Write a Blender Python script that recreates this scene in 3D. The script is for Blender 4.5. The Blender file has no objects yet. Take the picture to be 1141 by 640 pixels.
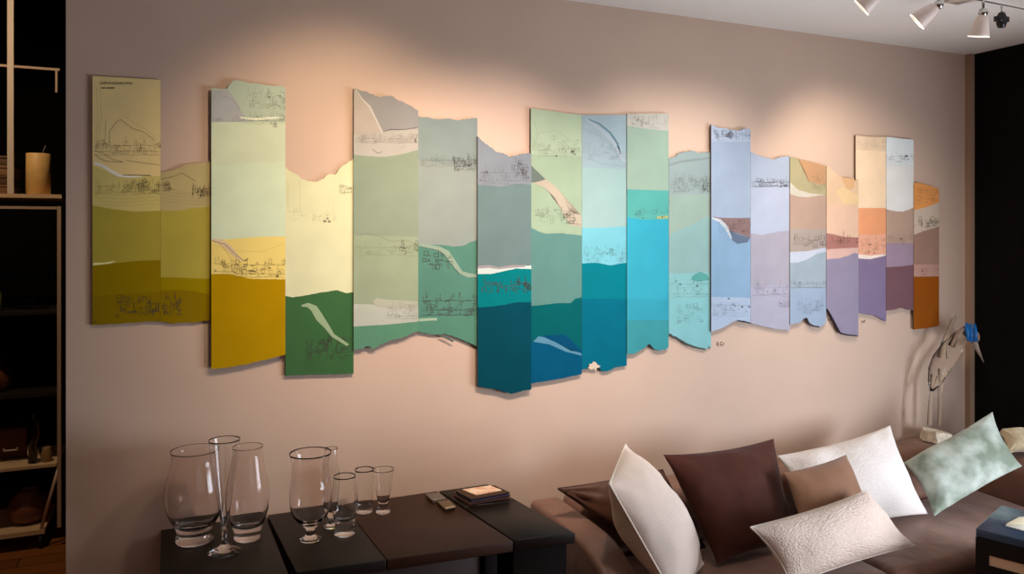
import bpy, bmesh, math, random
from mathutils import Vector, Matrix, noise

# ------------------------------------------------------------------ camera, world, lights, exposure
SC = bpy.context.scene
COL = SC.collection
F, CX, HY = 863.0, 570.5, 260.0            # focal length and horizon, in 1141x640 pixels
YAW = math.radians(23.76)
CAM = Vector((0.0, -2.8, 1.65))
FW = Vector((math.sin(YAW), math.cos(YAW), 0)); RT = Vector((math.cos(YAW), -math.sin(YAW), 0)); UP = Vector((0, 0, 1))

cd = bpy.data.cameras.new('camera'); cam = bpy.data.objects.new('camera', cd); COL.objects.link(cam)
cam.location = CAM; cam.rotation_euler = (math.radians(90), 0, -YAW)
cd.sensor_width = 36; cd.lens = F / 1141 * 36; cd.shift_y = -(320 - HY) / 1141; cd.shift_x = 0; cd.clip_start = .05
SC.camera = cam
SC.view_settings.view_transform = 'Standard'; SC.view_settings.look = 'None'
SC.view_settings.exposure = 0.0; SC.view_settings.gamma = 1.0; SC.view_settings.use_curve_mapping = False
w = bpy.data.worlds.new('world'); SC.world = w; w.use_nodes = True
w.node_tree.nodes['Background'].inputs[0].default_value = (.55, .7, 1, 1)
w.node_tree.nodes['Background'].inputs[1].default_value = .3

def area(name, loc, rot, sx, sy, power, color):
    l = bpy.data.lights.new(name, 'AREA'); l.shape = 'RECTANGLE'; l.size = sx; l.size_y = sy
    l.energy = power; l.color = color
    o = bpy.data.objects.new(name, l); COL.objects.link(o); o.location = loc; o.rotation_euler = rot
    return o
# daylight entering by the window in the right hand wall and the one behind the camera
area('window_daylight', (3.62, -2.1, .9), (0, math.radians(90), math.radians(-12)), .9, 1.5, 66, (.88, .97, 1.10))
area('rear_window_daylight', (1.6, -5.15, 1.5), (math.radians(90), 0, 0), 1.8, 1.5, 3, (.85, .93, 1.0))
SPOT_W = 34
CEIL = 2.6

# ------------------------------------------------------------------ pixel <-> place helpers
def ray(px, py): return FW + RT * ((px - CX) / F) + UP * ((HY - py) / F)
def on_y(px, py, y=0.0):
    d = ray(px, py); return CAM + d * ((y - CAM.y) / d.y)
def on_z(px, py, z):
    d = ray(px, py); return CAM + d * ((z - CAM.z) / d.z)

# ------------------------------------------------------------------ materials
def lin(c):
    return tuple((v / 255 / 12.92) if v / 255 <= .04045 else ((v / 255 + .055) / 1.055) ** 2.4 for v in c)
MATS = {}
def mat(name, rgb, rough=.6, metal=0, spec=.5, noise_amt=0, noise_scale=20, bump=0, bump_scale=60, trans=0, ior=1.45,
        emit=None, sheen=0, alpha=1, uvb=None, kind=None, rgb2=None, coord='Object', bdist=.01):
    if name in MATS: return MATS[name]
    m = bpy.data.materials.new(name); m.use_nodes = True; nt = m.node_tree; b = nt.nodes['Principled BSDF']
    c = (*lin(rgb), 1)
    b.inputs['Base Color'].default_value = c; b.inputs['Roughness'].default_value = rough
    b.inputs['Metallic'].default_value = metal; b.inputs['Specular IOR Level'].default_value = spec
    b.inputs['Transmission Weight'].default_value = trans; b.inputs['IOR'].default_value = ior
    b.inputs['Sheen Weight'].default_value = sheen
    if sheen: b.inputs['Sheen Roughness'].default_value = .4
    if emit: b.inputs['Emission Color'].default_value = (*lin(emit[0]), 1); b.inputs['Emission Strength'].default_value = emit[1]
    tc = nt.nodes.new('ShaderNodeTexCoord')
    if noise_amt or rgb2:
        n = nt.nodes.new('ShaderNodeTexNoise'); n.inputs['Scale'].default_value = noise_scale; n.inputs['Detail'].default_value = 5
        nt.links.new(tc.outputs[coord], n.inputs['Vector'])
        mx = nt.nodes.new('ShaderNodeMix'); mx.data_type = 'RGBA'
        c2 = (*lin(rgb2), 1) if rgb2 else tuple(v * (1 - noise_amt) for v in c[:3]) + (1,)
        c1 = c if rgb2 else tuple(min(1, v * (1 + noise_amt)) for v in c[:3]) + (1,)
        mx.inputs[6].default_value = c1; mx.inputs[7].default_value = c2
        r = nt.nodes.new('ShaderNodeMapRange'); r.inputs[1].default_value = .38; r.inputs[2].default_value = .62
        nt.links.new(n.outputs['Fac'], r.inputs[0]); nt.links.new(r.outputs[0], mx.inputs[0])
        nt.links.new(mx.outputs[2], b.inputs['Base Color'])
    if bump:
        if kind == 'rib':
            n = nt.nodes.new('ShaderNodeTexWave'); n.inputs['Scale'].default_value = bump_scale; n.inputs['Distortion'].default_value = .6
            n.bands_direction = 'X'; out = n.outputs['Fac']; co = 'UV'
        elif kind == 'boucle':
            n = nt.nodes.new('ShaderNodeTexVoronoi'); n.inputs['Scale'].default_value = bump_scale; out = n.outputs['Distance']; co = 'UV'
        elif kind == 'brush':
            n = nt.nodes.new('ShaderNodeTexNoise'); n.inputs['Scale'].default_value = bump_scale; out = n.outputs['Fac']; co = coord
        else:
            n = nt.nodes.new('ShaderNodeTexNoise'); n.inputs['Scale'].default_value = bump_scale; n.inputs['Detail'].default_value = 6; out = n.outputs['Fac']; co = coord
        nt.links.new(tc.outputs[co], n.inputs['Vector'])
        bp = nt.nodes.new('ShaderNodeBump'); bp.inputs['Strength'].default_value = bump; bp.inputs['Distance'].default_value = bdist
        nt.links.new(out, bp.inputs['Height']); nt.links.new(bp.outputs[0], b.inputs['Normal'])
    MATS[name] = m; return m

# ------------------------------------------------------------------ object helpers
def finish(name, bm, mats, parent=None, smooth=False, label=None, cat=None, group=None, kind=None, recalc=True):
    if recalc: bmesh.ops.recalc_face_normals(bm, faces=bm.faces)
    me = bpy.data.meshes.new(name); bm.to_mesh(me); bm.free()
    for m in (mats if isinstance(mats, (list, tuple)) else [mats]): me.materials.append(m)
    if smooth:
        for p in me.polygons: p.use_smooth = True
    o = bpy.data.objects.new(name, me); COL.objects.link(o)
    if parent: o.parent = parent; o.matrix_parent_inverse = Matrix.Translation(-parent.location) if not parent.rotation_euler.z else parent.matrix_basis.inverted()
    tag(o, label, cat, group, kind); return o
def tag(o, label=None, cat=None, group=None, kind=None):
    for k, v in (('label', label), ('category', cat), ('group', group), ('kind', kind)):
        if v: o[k] = v
def thing(name, loc, label, cat, group=None):
    o = bpy.data.objects.new(name, None); COL.objects.link(o); o.location = loc; o.empty_display_size = .05
    tag(o, label, cat, group); return o
def local(o, parent):           # vertices are given in the parent's own frame
    o.parent = parent; o.matrix_parent_inverse = Matrix.Identity(4); return o
def box(bm, x0, x1, y0, y1, z0, z1, mi=0):
    vs = [bm.verts.new((x, y, z)) for z in (z0, z1) for x, y in ((x0, y0), (x1, y0), (x1, y1), (x0, y1))]
    for f in ((0, 3, 2, 1), (4, 5, 6, 7), (0, 1, 5, 4), (1, 2, 6, 5), (2, 3, 7, 6), (3, 0, 4, 7)):
        bm.faces.new([vs[i] for i in f]).material_index = mi
    return vs
def prism(bm, pts, z0, z1, mi=0):            # pts: list of (x, y)
    a = [bm.verts.new((p[0], p[1], z0)) for p in pts]; b = [bm.verts.new((p[0], p[1], z1)) for p in pts]
    n = len(pts)
    bm.faces.new(a[::-1]).material_index = mi; bm.faces.new(b).material_index = mi
    for i in range(n): bm.faces.new((a[i], a[(i + 1) % n], b[(i + 1) % n], b[i])).material_index = mi
def lathe(bm, prof, cx=0, cy=0, cz=0, n=40, M=None, closed=False):
    rings = []
    for r, z in prof:
        if r < 1e-5: rings.append([bm.verts.new((cx, cy, cz + z))])
        else: rings.append([bm.verts.new((cx + r * math.cos(2 * math.pi * k / n), cy + r * math.sin(2 * math.pi * k / n), cz + z)) for k in range(n)])
    new = [v for r in rings for v in r]
    pairs = list(zip(rings, rings[1:])) + ([(rings[-1], rings[0])] if closed else [])
    for a, b in pairs:
        for k in range(n):
            q = [a[k % len(a)], a[(k + 1) % len(a)], b[(k + 1) % len(b)], b[k % len(b)]]
            u = []
            for v in q:
                if v not in u: u.append(v)
            if len(u) > 2: bm.faces.new(u)
    if M is not None: bmesh.ops.transform(bm, matrix=M, verts=new)
def tube(bm, pts, r, n=8, cap=True):
    pts = [Vector(p) for p in pts]; rs = r if isinstance(r, (list, tuple)) else [r] * len(pts)
    rings = []; ref = None
    for i, p in enumerate(pts):
        t = (pts[min(i + 1, len(pts) - 1)] - pts[max(i - 1, 0)]).normalized()
        if ref is None: ref = t.orthogonal().normalized()
        ref = (ref - t * ref.dot(t)).normalized(); b = t.cross(ref)
        rings.append([bm.verts.new(p + (ref * math.cos(2 * math.pi * k / n) + b * math.sin(2 * math.pi * k / n)) * rs[i]) for k in range(n)])
    for a, c in zip(rings, rings[1:]):
        for k in range(n): bm.faces.new((a[k], a[(k + 1) % n], c[(k + 1) % n], c[k]))
    if cap: bm.faces.new(rings[0][::-1]); bm.faces.new(rings[-1])
def bevel(o, w=.01, seg=2):
    m = o.modifiers.new('bevel', 'BEVEL'); m.width = w; m.segments = seg; m.limit_method = 'ANGLE'; m.angle_limit = math.radians(40)
    for p in o.data.polygons: p.use_smooth = True
    return o
def aim(direction):             # matrix turning +Z to the given direction
    return Vector(direction).normalized().to_track_quat('Z', 'Y').to_matrix().to_4x4()

# ------------------------------------------------------------------ the room
WX0 = on_y(73.5, 300).x          # left end of the feature wall
RX = 3.90                        # right hand wall
M_wall = mat('wall_paint', (203, 177, 158), .75, spec=.25, noise_amt=.02, noise_scale=3, bump=.06, bump_scale=180, bdist=.002)
M_ceil = mat('ceiling_paint', (242, 236, 228), .9, spec=.2, noise_amt=.01, noise_scale=2)
M_black = mat('black_paint', (11, 10, 9), .8, spec=.15, noise_amt=.1, noise_scale=8)
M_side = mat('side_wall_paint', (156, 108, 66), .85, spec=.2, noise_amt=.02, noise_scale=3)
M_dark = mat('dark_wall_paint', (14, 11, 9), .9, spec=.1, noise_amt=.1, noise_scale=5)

def wood_floor():
    m = bpy.data.materials.new('oak_boards'); m.use_nodes = True; nt = m.node_tree; b = nt.nodes['Principled BSDF']
    tc = nt.nodes.new('ShaderNodeTexCoord'); br = nt.nodes.new('ShaderNodeTexBrick')
    br.inputs['Scale'].default_value = 1; br.inputs['Brick Width'].default_value = 1.4; br.inputs['Row Height'].default_value = .12
    br.inputs['Mortar Size'].default_value = .003; br.inputs['Color1'].default_value = (*lin((150, 88, 40)), 1)
    br.inputs['Color2'].default_value = (*lin((128, 72, 32)), 1); br.inputs['Mortar'].default_value = (*lin((40, 20, 10)), 1)
    n = nt.nodes.new('ShaderNodeTexNoise'); n.inputs['Scale'].default_value = 4; n.inputs['Detail'].default_value = 8
    mp = nt.nodes.new('ShaderNodeMapping'); mp.inputs['Scale'].default_value = (1, 12, 1)
    mx = nt.nodes.new('ShaderNodeMix'); mx.data_type = 'RGBA'; mx.blend_type = 'MULTIPLY'; mx.inputs[0].default_value = .35
    nt.links.new(tc.outputs['Object'], br.inputs['Vector']); nt.links.new(tc.outputs['Object'], mp.inputs[0]); nt.links.new(mp.outputs[0], n.inputs['Vector'])
    nt.links.new(br.outputs['Color'], mx.inputs[6]); nt.links.new(n.outputs['Color'], mx.inputs[7]); nt.links.new(mx.outputs[2], b.inputs['Base Color'])
    b.inputs['Roughness'].default_value = .4
    return m
M_floor = wood_floor()
YB = -5.3; XL = -3.2; YF = 3.4
def struct(name, boxes, m, parent=None):
    bm = bmesh.new()
    for b_ in boxes: box(bm, *b_)
    return finish(name, bm, m, parent, kind=None if parent else 'structure')
struct('floor', [(XL, RX + .1, YB, YF, -.1, 0)], M_floor)
struct('ceiling', [(XL, RX + .1, YB, .16, CEIL, CEIL + .1)], M_ceil)
CEIL2 = 3.6          # the room behind is taller and dark
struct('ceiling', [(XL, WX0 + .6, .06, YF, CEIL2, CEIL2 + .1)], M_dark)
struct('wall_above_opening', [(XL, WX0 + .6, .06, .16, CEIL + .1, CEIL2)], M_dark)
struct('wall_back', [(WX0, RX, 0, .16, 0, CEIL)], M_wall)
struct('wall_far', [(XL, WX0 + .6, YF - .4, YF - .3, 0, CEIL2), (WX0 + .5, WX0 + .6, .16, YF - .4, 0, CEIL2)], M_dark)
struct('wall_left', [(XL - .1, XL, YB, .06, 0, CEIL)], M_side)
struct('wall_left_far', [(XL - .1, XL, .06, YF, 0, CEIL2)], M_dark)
struct('wall_front', [(XL, .6, YB - .1, YB, 0, CEIL), (2.6, RX, YB - .1, YB, 0, CEIL), (.6, 2.6, YB - .1, YB, 0, .7), (.6, 2.6, YB - .1, YB, 2.3, CEIL)], M_side)
struct('wall_right', [(RX, RX + .1, -1.3, .16, 0, CEIL)], M_black)
struct('wall_right_window_side', [(RX, RX + .1, YB, -2.9, 0, CEIL), (RX, RX + .1, -2.9, -1.3, 0, .4), (RX, RX + .1, -2.9, -1.3, 1.4, CEIL)], M_side)
M_frame = mat('white_frame', (225, 222, 215), .4)
M_glass_pane = mat('window_glass', (255, 255, 255), 0, trans=1, ior=1.02)
for nm, bx_, pane in (('window_1', [(RX + .02, RX + .08, -2.9, -2.84, .4, 1.4), (RX + .02, RX + .08, -1.36, -1.3, .4, 1.4), (RX + .02, RX + .08, -2.84, -1.36, .4, .46), (RX + .02, RX + .08, -2.84, -1.36, 1.34, 1.4), (RX + .02, RX + .08, -2.13, -2.07, .46, 1.34)], (RX + .045, RX + .05, -2.84, -1.36, .46, 1.34)),
                      ('window_2', [(.6, .66, YB - .08, YB - .02, .7, 2.3), (2.54, 2.6, YB - .08, YB - .02, .7, 2.3), (.66, 2.54, YB - .08, YB - .02, .7, .76), (.66, 2.54, YB - .08, YB - .02, 2.24, 2.3), (1.57, 1.63, YB - .08, YB - .02, .76, 2.24)], (.66, 2.54, YB - .05, YB - .045, .76, 2.24))):
    wo = struct(nm, bx_, M_frame)
    struct('pane', [pane], M_glass_pane, wo)
# narrow corner strip where the feature wall meets the black wall
bm = bmesh.new(); box(bm, RX - .035, RX - .001, -.03, -.0005, .0, CEIL - .001)
finish('trim_1', bm, mat('corner_strip', (170, 140, 115), .7), kind='structure')
# baseboard
bm = bmesh.new(); box(bm, WX0 + .01, RX - .04, -.015, -.0005, 0, .09)
finish('baseboard_back', bm, mat('baseboard_paint', (200, 185, 175), .5), kind='structure')

# ------------------------------------------------------------------ wall art: eighteen torn strips
def ip(poly, x):
    if not isinstance(poly, (list, tuple)): return float(poly)
    if x <= poly[0][0]: return poly[0][1]
    for (xa, ya), (xb, yb) in zip(poly, poly[1:]):
        if x <= xb: return ya + (yb - ya) * (x - xa) / max(1e-6, xb - xa)
    return poly[-1][1]

M_edge = mat('board_edge', (92, 66, 44), .8)
M_ink = mat('drawing_ink', (62, 50, 46), .8)
M_ink2 = mat('faint_ink', (84, 70, 60), .8)
M_ink.node_tree.nodes['Principled BSDF'].inputs['Alpha'].default_value = .5        # diluted washes of ink: the paper shows through
M_ink2.node_tree.nodes['Principled BSDF'].inputs['Alpha'].default_value = .25
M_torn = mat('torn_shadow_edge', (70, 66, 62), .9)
BANDCOL = {'1_0': (239, 215, 151), '1_1': (212, 197, 122), '1_2': (173, 160, 64), '1_3': (143, 121, 5), '1_4': (134, 111, 5), '2_0': (188, 173, 122), '2_1': (177, 164, 71), '2_2': (153, 133, 5), '2_3': (137, 113, 5), '3_0': (179, 194, 174), '3_1': (205, 217, 188), '3_2': (205, 222, 194), '3_3': (233, 213, 127), '3_4': (175, 139, 5), '4_0': (211, 214, 175), '4_1': (61, 102, 62), '5_0': (141, 140, 138), '5_1': (166, 164, 156), '5_2': (132, 146, 127), '5_3': (143, 157, 131), '5_4': (174, 179, 168), '5_5': (88, 137, 111), '6_0': (126, 140, 137), '6_1': (136, 147, 141), '6_2': (82, 128, 113), '6_3': (84, 133, 113), '7_0': (125, 134, 142), '7_1': (101, 123, 123), '7_2': (190, 203, 198), '7_3': (5, 114, 119), '7_4': (5, 68, 82), '8_0': (159, 178, 153), '8_1': (145, 166, 141), '8_2': (88, 130, 124), '8_3': (5, 90, 93), '8_4': (5, 82, 115), '9_0': (144, 164, 172), '9_1': (144, 173, 171), '9_2': (110, 178, 191), '9_3': (5, 114, 127), '9_4': (5, 101, 123), '10_0': (177, 177, 168), '10_1': (143, 166, 151), '10_2': (83, 160, 152), '10_3': (54, 157, 179), '10_4': (53, 151, 172), '10_5': (60, 143, 150), '11_0': (141, 158, 157), '11_1': (142, 164, 153), '11_2': (133, 167, 165), '11_3': (129, 181, 182), '11_4': (126, 182, 186), '12_0': (166, 180, 199), '12_1': (152, 167, 186), '12_2': (129, 160, 187), '12_3': (161, 178, 199), '13_0': (162, 173, 191), '13_1': (169, 178, 197), '13_2': (160, 157, 170), '13_3': (165, 164, 181), '14_1': (192, 187, 174), '14_2': (172, 147, 131), '14_3': (164, 151, 143), '14_4': (185, 193, 207), '14_5': (150, 166, 176), '14_6': (149, 166, 187), '15_0': (214, 184, 152), '15_1': (218, 184, 159), '15_2': (169, 118, 109), '15_3': (210, 174, 163), '15_4': (143, 136, 157), '16_0': (224, 199, 170), '16_1': (239, 211, 178), '16_2': (228, 158, 114), '16_3': (227, 168, 140), '16_4': (235, 218, 208), '16_5': (128, 114, 143), '17_0': (222, 231, 233), '17_1': (224, 225, 221), '17_2': (180, 152, 134), '17_3': (158, 137, 154), '17_4': (119, 86, 93), '18_0': (226, 154, 87), '18_1': (203, 184, 164), '18_2': (159, 125, 109), '18_3': (189, 147, 133), '18_4': (146, 79, 20), '1_r': (239, 239, 226), '1_w': (239, 238, 167), '3_g': (174, 177, 177), '3_w': (233, 239, 214), '3_r': (219, 198, 161), '4_r': (148, 170, 136), '5_t': (169, 160, 150), '5_e': (188, 184, 175), '5_w': (167, 171, 152), '6_r': (137, 158, 140), '6_q': (154, 179, 154), '6_k': (78, 100, 93), '7_p': (147, 140, 143), '8_t': (99, 112, 105), '8_r': (171, 163, 145), '8_b': (7, 72, 106), '8_w': (88, 138, 162), '9_r': (156, 170, 179), '9_q': (91, 120, 135), '9_w': (209, 190, 167), '10_w': (157, 168, 118), '11_r': (130, 143, 142), '11_w': (86, 154, 147), '11_k': (74, 86, 83), '12_b': (133, 110, 109), '12_n': (95, 110, 131), '12_w': (185, 193, 201), '12_t': (118, 126, 139), '12_k': (53, 53, 62), '14_o': (181, 142, 107), '14_k': (55, 52, 54), '15_o': (210, 169, 125), '15_y': (220, 192, 147), '15_k': (47, 38, 51), '14_0': (166, 158, 124)}          # the papers' own colours
def paper(rgb, key):
    rgb = BANDCOL.get(key, rgb)
    return mat('paper_' + key, rgb, .9, spec=.06, noise_amt=.035, noise_scale=9, bump=.05, bump_scale=140, bdist=.002)

class Sheet:
    def __init__(s, idx, label, x0, x1, d, t=.008):
        s.bm = bmesh.new(); s.mats = [M_edge, M_ink, M_ink2, M_torn]; s.idx = idx; s.label = label; s.x0 = x0; s.x1 = x1; s.d = d; s.t = t
        s.rnd = random.Random(idx * 77 + 5)
    def mi(s, m):
        if m not in s.mats: s.mats.append(m)
        return s.mats.index(m)
    def P(s, x, y, lift=0): return on_y(x, y, -(s.d + s.t + lift))
    def body(s, top, bottom, bands, torn_top=.5, torn_bottom=.5):
        rnd = s.rnd; N = 56; wt = wb = 0.0
        xs = [s.x0 + (s.x1 - s.x0) * i / N for i in range(N + 1)]
        rows = []
        for i, x in enumerate(xs):
            wt = wt * .8 + rnd.uniform(-1, 1) * .6; wb = wb * .8 + rnd.uniform(-1, 1) * .6          # ragged: a wandering tear with small teeth
            jt = (rnd.uniform(-1, 1) * .6 + wt * .7) * torn_top; jb = (rnd.uniform(-1, 1) * .6 + wb * .8) * torn_bottom
            ys = [ip(top, x) + jt] + [ip(b[0], x) + rnd.uniform(-.25, .25) for b in bands[:-1]] + [ip(bottom, x) + jb]
            for k in range(1, len(ys)): ys[k] = max(ys[k], ys[k - 1] + .05)
            rows.append([s.bm.verts.new(s.P(x, y)) for y in ys])
        back = [(s.bm.verts.new(r[0].co + Vector((0, s.t, 0))), s.bm.verts.new(r[-1].co + Vector((0, s.t, 0)))) for r in rows]
        for i in range(N):
            a, b = rows[i], rows[i + 1]
            for k, bd in enumerate(bands):
                f = s.bm.faces.new((a[k], a[k + 1], b[k + 1], b[k])); f.material_index = s.mi(paper(bd[1], '%d_%d' % (s.idx, k)))
            s.bm.faces.new((a[0], b[0], back[i + 1][0], back[i][0])).material_index = 0
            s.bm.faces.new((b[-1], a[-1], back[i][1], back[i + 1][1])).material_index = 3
            s.bm.faces.new((back[i][0], back[i + 1][0], back[i + 1][1], back[i][1])).material_index = 0
        s.bm.faces.new([*rows[0][::-1], back[0][0], back[0][1]]).material_index = 0
        s.bm.faces.new([*rows[-1], back[-1][1], back[-1][0]]).material_index = 0
    def poly(s, pts, rgb, key, lift=.0004, rot=0):
        fr = [s.bm.verts.new(s.P(x, y, lift)) for x, y in pts]; bk = [s.bm.verts.new(v.co + Vector((0, lift - .0001, 0))) for v in fr]
        mi = s.mi(paper(rgb, '%d_%s' % (s.idx, key)))
        f = s.bm.faces.new(fr); f.material_index = mi
        for i in range(len(fr)):
            j = (i + 1) % len(fr); s.bm.faces.new((fr[j], fr[i], bk[i], bk[j])).material_index = mi
        bmesh.ops.triangulate(s.bm, faces=[f])
    def ribbon(s, pts, ws, rgb, key, lift=.0006):
        if not isinstance(ws, (list, tuple)): ws = [ws] * len(pts)
        L, R = [], []
        for i, p in enumerate(pts):
            a = pts[max(0, i - 1)]; b = pts[min(len(pts) - 1, i + 1)]
            dx, dy = b[0] - a[0], b[1] - a[1]; l = math.hypot(dx, dy); nx, ny = -dy / l, dx / l
            L.append((p[0] + nx * ws[i] / 2, p[1] + ny * ws[i] / 2)); R.append((p[0] - nx * ws[i] / 2, p[1] - ny * ws[i] / 2))
        mi = s.mi(paper(rgb, '%d_%s' % (s.idx, key)))
        lo = [s.bm.verts.new(s.P(x, y, lift)) for x, y in L]; hi = [s.bm.verts.new(s.P(x, y, lift)) for x, y in R]
        for i in range(len(pts) - 1):
            f = s.bm.faces.new((lo[i], lo[i + 1], hi[i + 1], hi[i])); f.material_index = mi; f.normal_update()
            if f.normal.y > 0: f.normal_flip()
    def line(s, pts, wd=.5, ink=1, lift=.0009):
        pts = [(min(max(x, s.x0 + .3), s.x1 - .2), y) for x, y in pts]
        for (xa, ya), (xb, yb) in zip(pts, pts[1:]):
            dx, dy = xb - xa, yb - ya; l = math.hypot(dx, dy)
            if l < .05: continue
            nx, ny = -dy / l * wd / 2, dx / l * wd / 2
            q = [s.bm.verts.new(s.P(x, y, lift)) for x, y in ((xa + nx, ya + ny), (xa - nx, ya - ny), (xb - nx, yb - ny), (xb + nx, yb + ny))]
            s.bm.faces.new(q).material_index = ink
    def dot(s, x, y, r=.8, ink=1): s.line([(x - r, y), (x + r, y)], r * 1.6, ink)
    def town(s, x0, y0, x1, y1, n=40, ink=2, dots=4, base=True, wd=.42):
        """a loose pen drawing of a row of houses, hatching and specks"""
        r = s.rnd; h = y1 - y0
        if base:
            for yy in (y0 + h * .35, y0 + h * .8, y1):
                yo = r.uniform(-1, 1); s.line([(x0 + (x1 - x0) * k / 8, yy + yo + r.uniform(-.5, .5)) for k in range(9)], wd, ink)
        for _ in range(n):
            x = r.uniform(x0, x1); y = r.uniform(y0 + h * .2, y1); a = r.random()
            if a < .4: s.line([(x, y), (x + r.uniform(-.4, .4), y - r.uniform(2, min(9, h * .7)))], wd, ink)
            elif a < .65:
                ww, hh = r.uniform(2, 5), r.uniform(2, min(5, h * .5)); s.line([(x, y), (x, y - hh), (x + ww, y - hh), (x + ww, y), (x, y)], wd, ink)
            elif a < .85: s.line([(x, y), (x + r.uniform(3, 9), y + r.uniform(-.8, .8))], wd, ink)
            else: s.line([(x, y), (x + 2, y - 2.5), (x + 4, y)], wd, ink)
        for _ in range(dots): s.dot(r.uniform(x0, x1), r.uniform(y0 + h * .2, y1), r.uniform(.4, .9), 1)
    def wander(s, pts, amp=.8, wd=.5, ink=2, sub=6):
        out = []
        for (xa, ya), (xb, yb) in zip(pts, pts[1:]):
            for k in range(sub):
                t = k / sub; out.append((xa + (xb - xa) * t + s.rnd.uniform(-amp, amp) * .4, ya + (yb - ya) * t + s.rnd.uniform(-amp, amp) * .5))
        out.append(pts[-1]); s.line(out, wd, ink)
    def done(s):
        c = s.P((s.x0 + s.x1) / 2, 260); o = finish('torn_art_strip', s.bm, s.mats, label=s.label, cat='wall art', group='torn paper strips of the wall art', recalc=False)
        # origin at the strip's own place on the wall
        T = Matrix.Translation((-c.x, 0, -c.z)); o.data.transform(T); o.location = (c.x, 0, c.z)
        return o

# 1
s = Sheet(1, 'leftmost tan and olive art strip with small handwriting at its top', 103, 178.8, .002)
s.body([(103, 84.6), (179, 89)], [(105, 362.5), (130, 361), (168, 358), (179, 359)],
       [([(103, 184), (130, 196), (179, 196)], (152, 128, 94)), ([(103, 229), (125, 233), (150, 236), (179, 235)], (158, 142, 88)),
        ([(103, 294.5), (120, 294.5), (150, 291), (179, 290)], (128, 112, 46)), ([(103, 330), (140, 328), (179, 325)], (108, 90, 16)), (0, (98, 78, 10))], .1, .5)
s.ribbon([(105, 182), (113, 184), (124, 191), (132, 195.5), (143, 197), (158, 197)], [3, 3, 3.2, 3, 2, 1], (180, 165, 140), 'r')
s.poly([(103.5, 293), (115, 293), (124, 291.5), (130, 291), (122, 294), (103.5, 296)], (165, 150, 100), 'w')
s.line([(137, 195.2), (150, 195), (168, 195.6)], 1.1, 1)
s.wander([(122, 160), (122, 147), (128, 138), (134, 133), (140, 137), (149, 144), (160, 147), (168, 153), (172, 157)], 1, .6, 1)
s.wander([(140, 131), (152, 138), (164, 145), (176, 156)], 1, .4, 2); s.wander([(111, 90), (112, 110), (113, 130), (110, 158)], .8, .4, 2)
s.wander([(107, 95), (109, 130), (107, 160)], 1, .4, 2); s.wander([(118, 135), (117, 160)], .6, .5, 1)
s.town(106, 156, 178, 172, 70, 1, 2, True, .35)
s.wander([(105, 168), (115, 171), (126, 178), (137, 180)], .8, .6, 1); s.wander([(105, 172), (112, 177), (119, 180), (137, 181)], .6, .7, 1)
s.wander([(141, 179), (155, 181), (178, 184)], .5, .6, 1)
s.town(136, 200, 178, 217, 90, 1, 5, False, .35); s.town(105, 204, 140, 216, 30, 2, 1)
for k in range(5): s.wander([(105, 212 + 4 * k), (140, 214 + 4 * k), (178, 211 + 4 * k)], .8, .35, 2)
s.town(128, 328, 178, 352, 50, 3, 6, False); s.dot(106, 359, 1.2); s.dot(131, 353, 1)
# the handwriting: two short rows of strokes
hw = random.Random(4)
x = 112
while x < 146:
    s.line([(x, 94 + (x - 112) * .02), (x + .5, 91.6 + hw.uniform(-.8, .5)), (x + 1.2, 93.8), (x + 1.9, 92.2)], .55, 1); x += hw.choice((1.8, 2.1, 2.6))
s.line([(111.6, 90.5), (147, 92.6)], .4, 2)
for a, b in ((113, 116.5), (119, 126)):
    x = a
    while x < b: s.line([(x, 99), (x + .6, 97), (x + 1.2, 99), (x + 1.5, 97.2)], .7, 1); x += 1.7
s.done()
# 2
s = Sheet(2, 'short olive art strip between the leftmost strip and the gold one', 179, 236, .002)
s.body([(179, 192.4), (190, 191), (200, 187), (206, 184), (215, 183), (225, 182), (236, 180)], [(179, 359), (190, 360.5), (207, 360), (222, 359), (236, 356.5)],
       [([(179, 235), (200, 235), (215, 232), (236, 230)], (160, 143, 88)), ([(179, 309), (236, 311)], (148, 130, 60)), ([(179, 324), (200, 323), (218, 325), (236, 329)], (130, 106, 24)), (0, (108, 86, 12))], .4, .7)
s.wander([(180, 200), (195, 196), (203, 193), (212, 198), (218, 202)], .6, .6, 1); s.town(180, 200, 190, 214, 14, 1, 2, False)
s.town(214, 207, 235, 221, 40, 1, 8, False, .5)
for k in range(5): s.wander([(180, 208 + 4 * k), (210, 215 + 3 * k), (235, 216 + 3 * k)], .8, .35, 2)
s.town(181, 328, 202, 352, 25, 3, 4, False); s.done()
# 3
s = Sheet(3, 'tall art strip with pale green above and plain gold yellow below', 235.5, 318, .012)
s.body([(235, 98.5), (240, 97.5), (245, 98.6), (253, 98.5), (256, 93.5), (260, 90), (264, 89.5), (270, 90), (278, 92.5), (318, 97)], [(237, 411.5), (255, 409.5), (275, 406), (300, 400), (318, 395.5)],
       [(136, (172, 174, 140)), ([(236, 185), (318, 180)], (208, 210, 168)), ([(236, 267.8), (250, 267), (270, 265.5), (290, 264), (318, 263.5)], (200, 212, 180)), ([(236, 306), (250, 305.5), (262, 307), (280, 311), (318, 311.5)], (228, 192, 104)), (0, (184, 140, 20))], .7, .4)
s.poly([(236, 101), (254, 100), (262, 110), (268, 122), (272, 130), (275, 136), (236, 136)], (160, 155, 148), 'g')
s.ribbon([(268, 131), (285, 133), (300, 131.5), (316, 131)], [2, 3, 3, 1.5], (215, 210, 180), 'w')
s.wander([(247, 107), (256, 109), (262, 114), (267, 122)], .5, .6, 2)
s.town(275, 98, 317, 122, 70, 2, 6, False); s.town(273, 127, 317, 137, 30, 2, 4); s.town(237, 130, 272, 136, 14, 2, 0, False); s.town(294, 136, 312, 142, 6, 1, 3, False)
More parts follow.
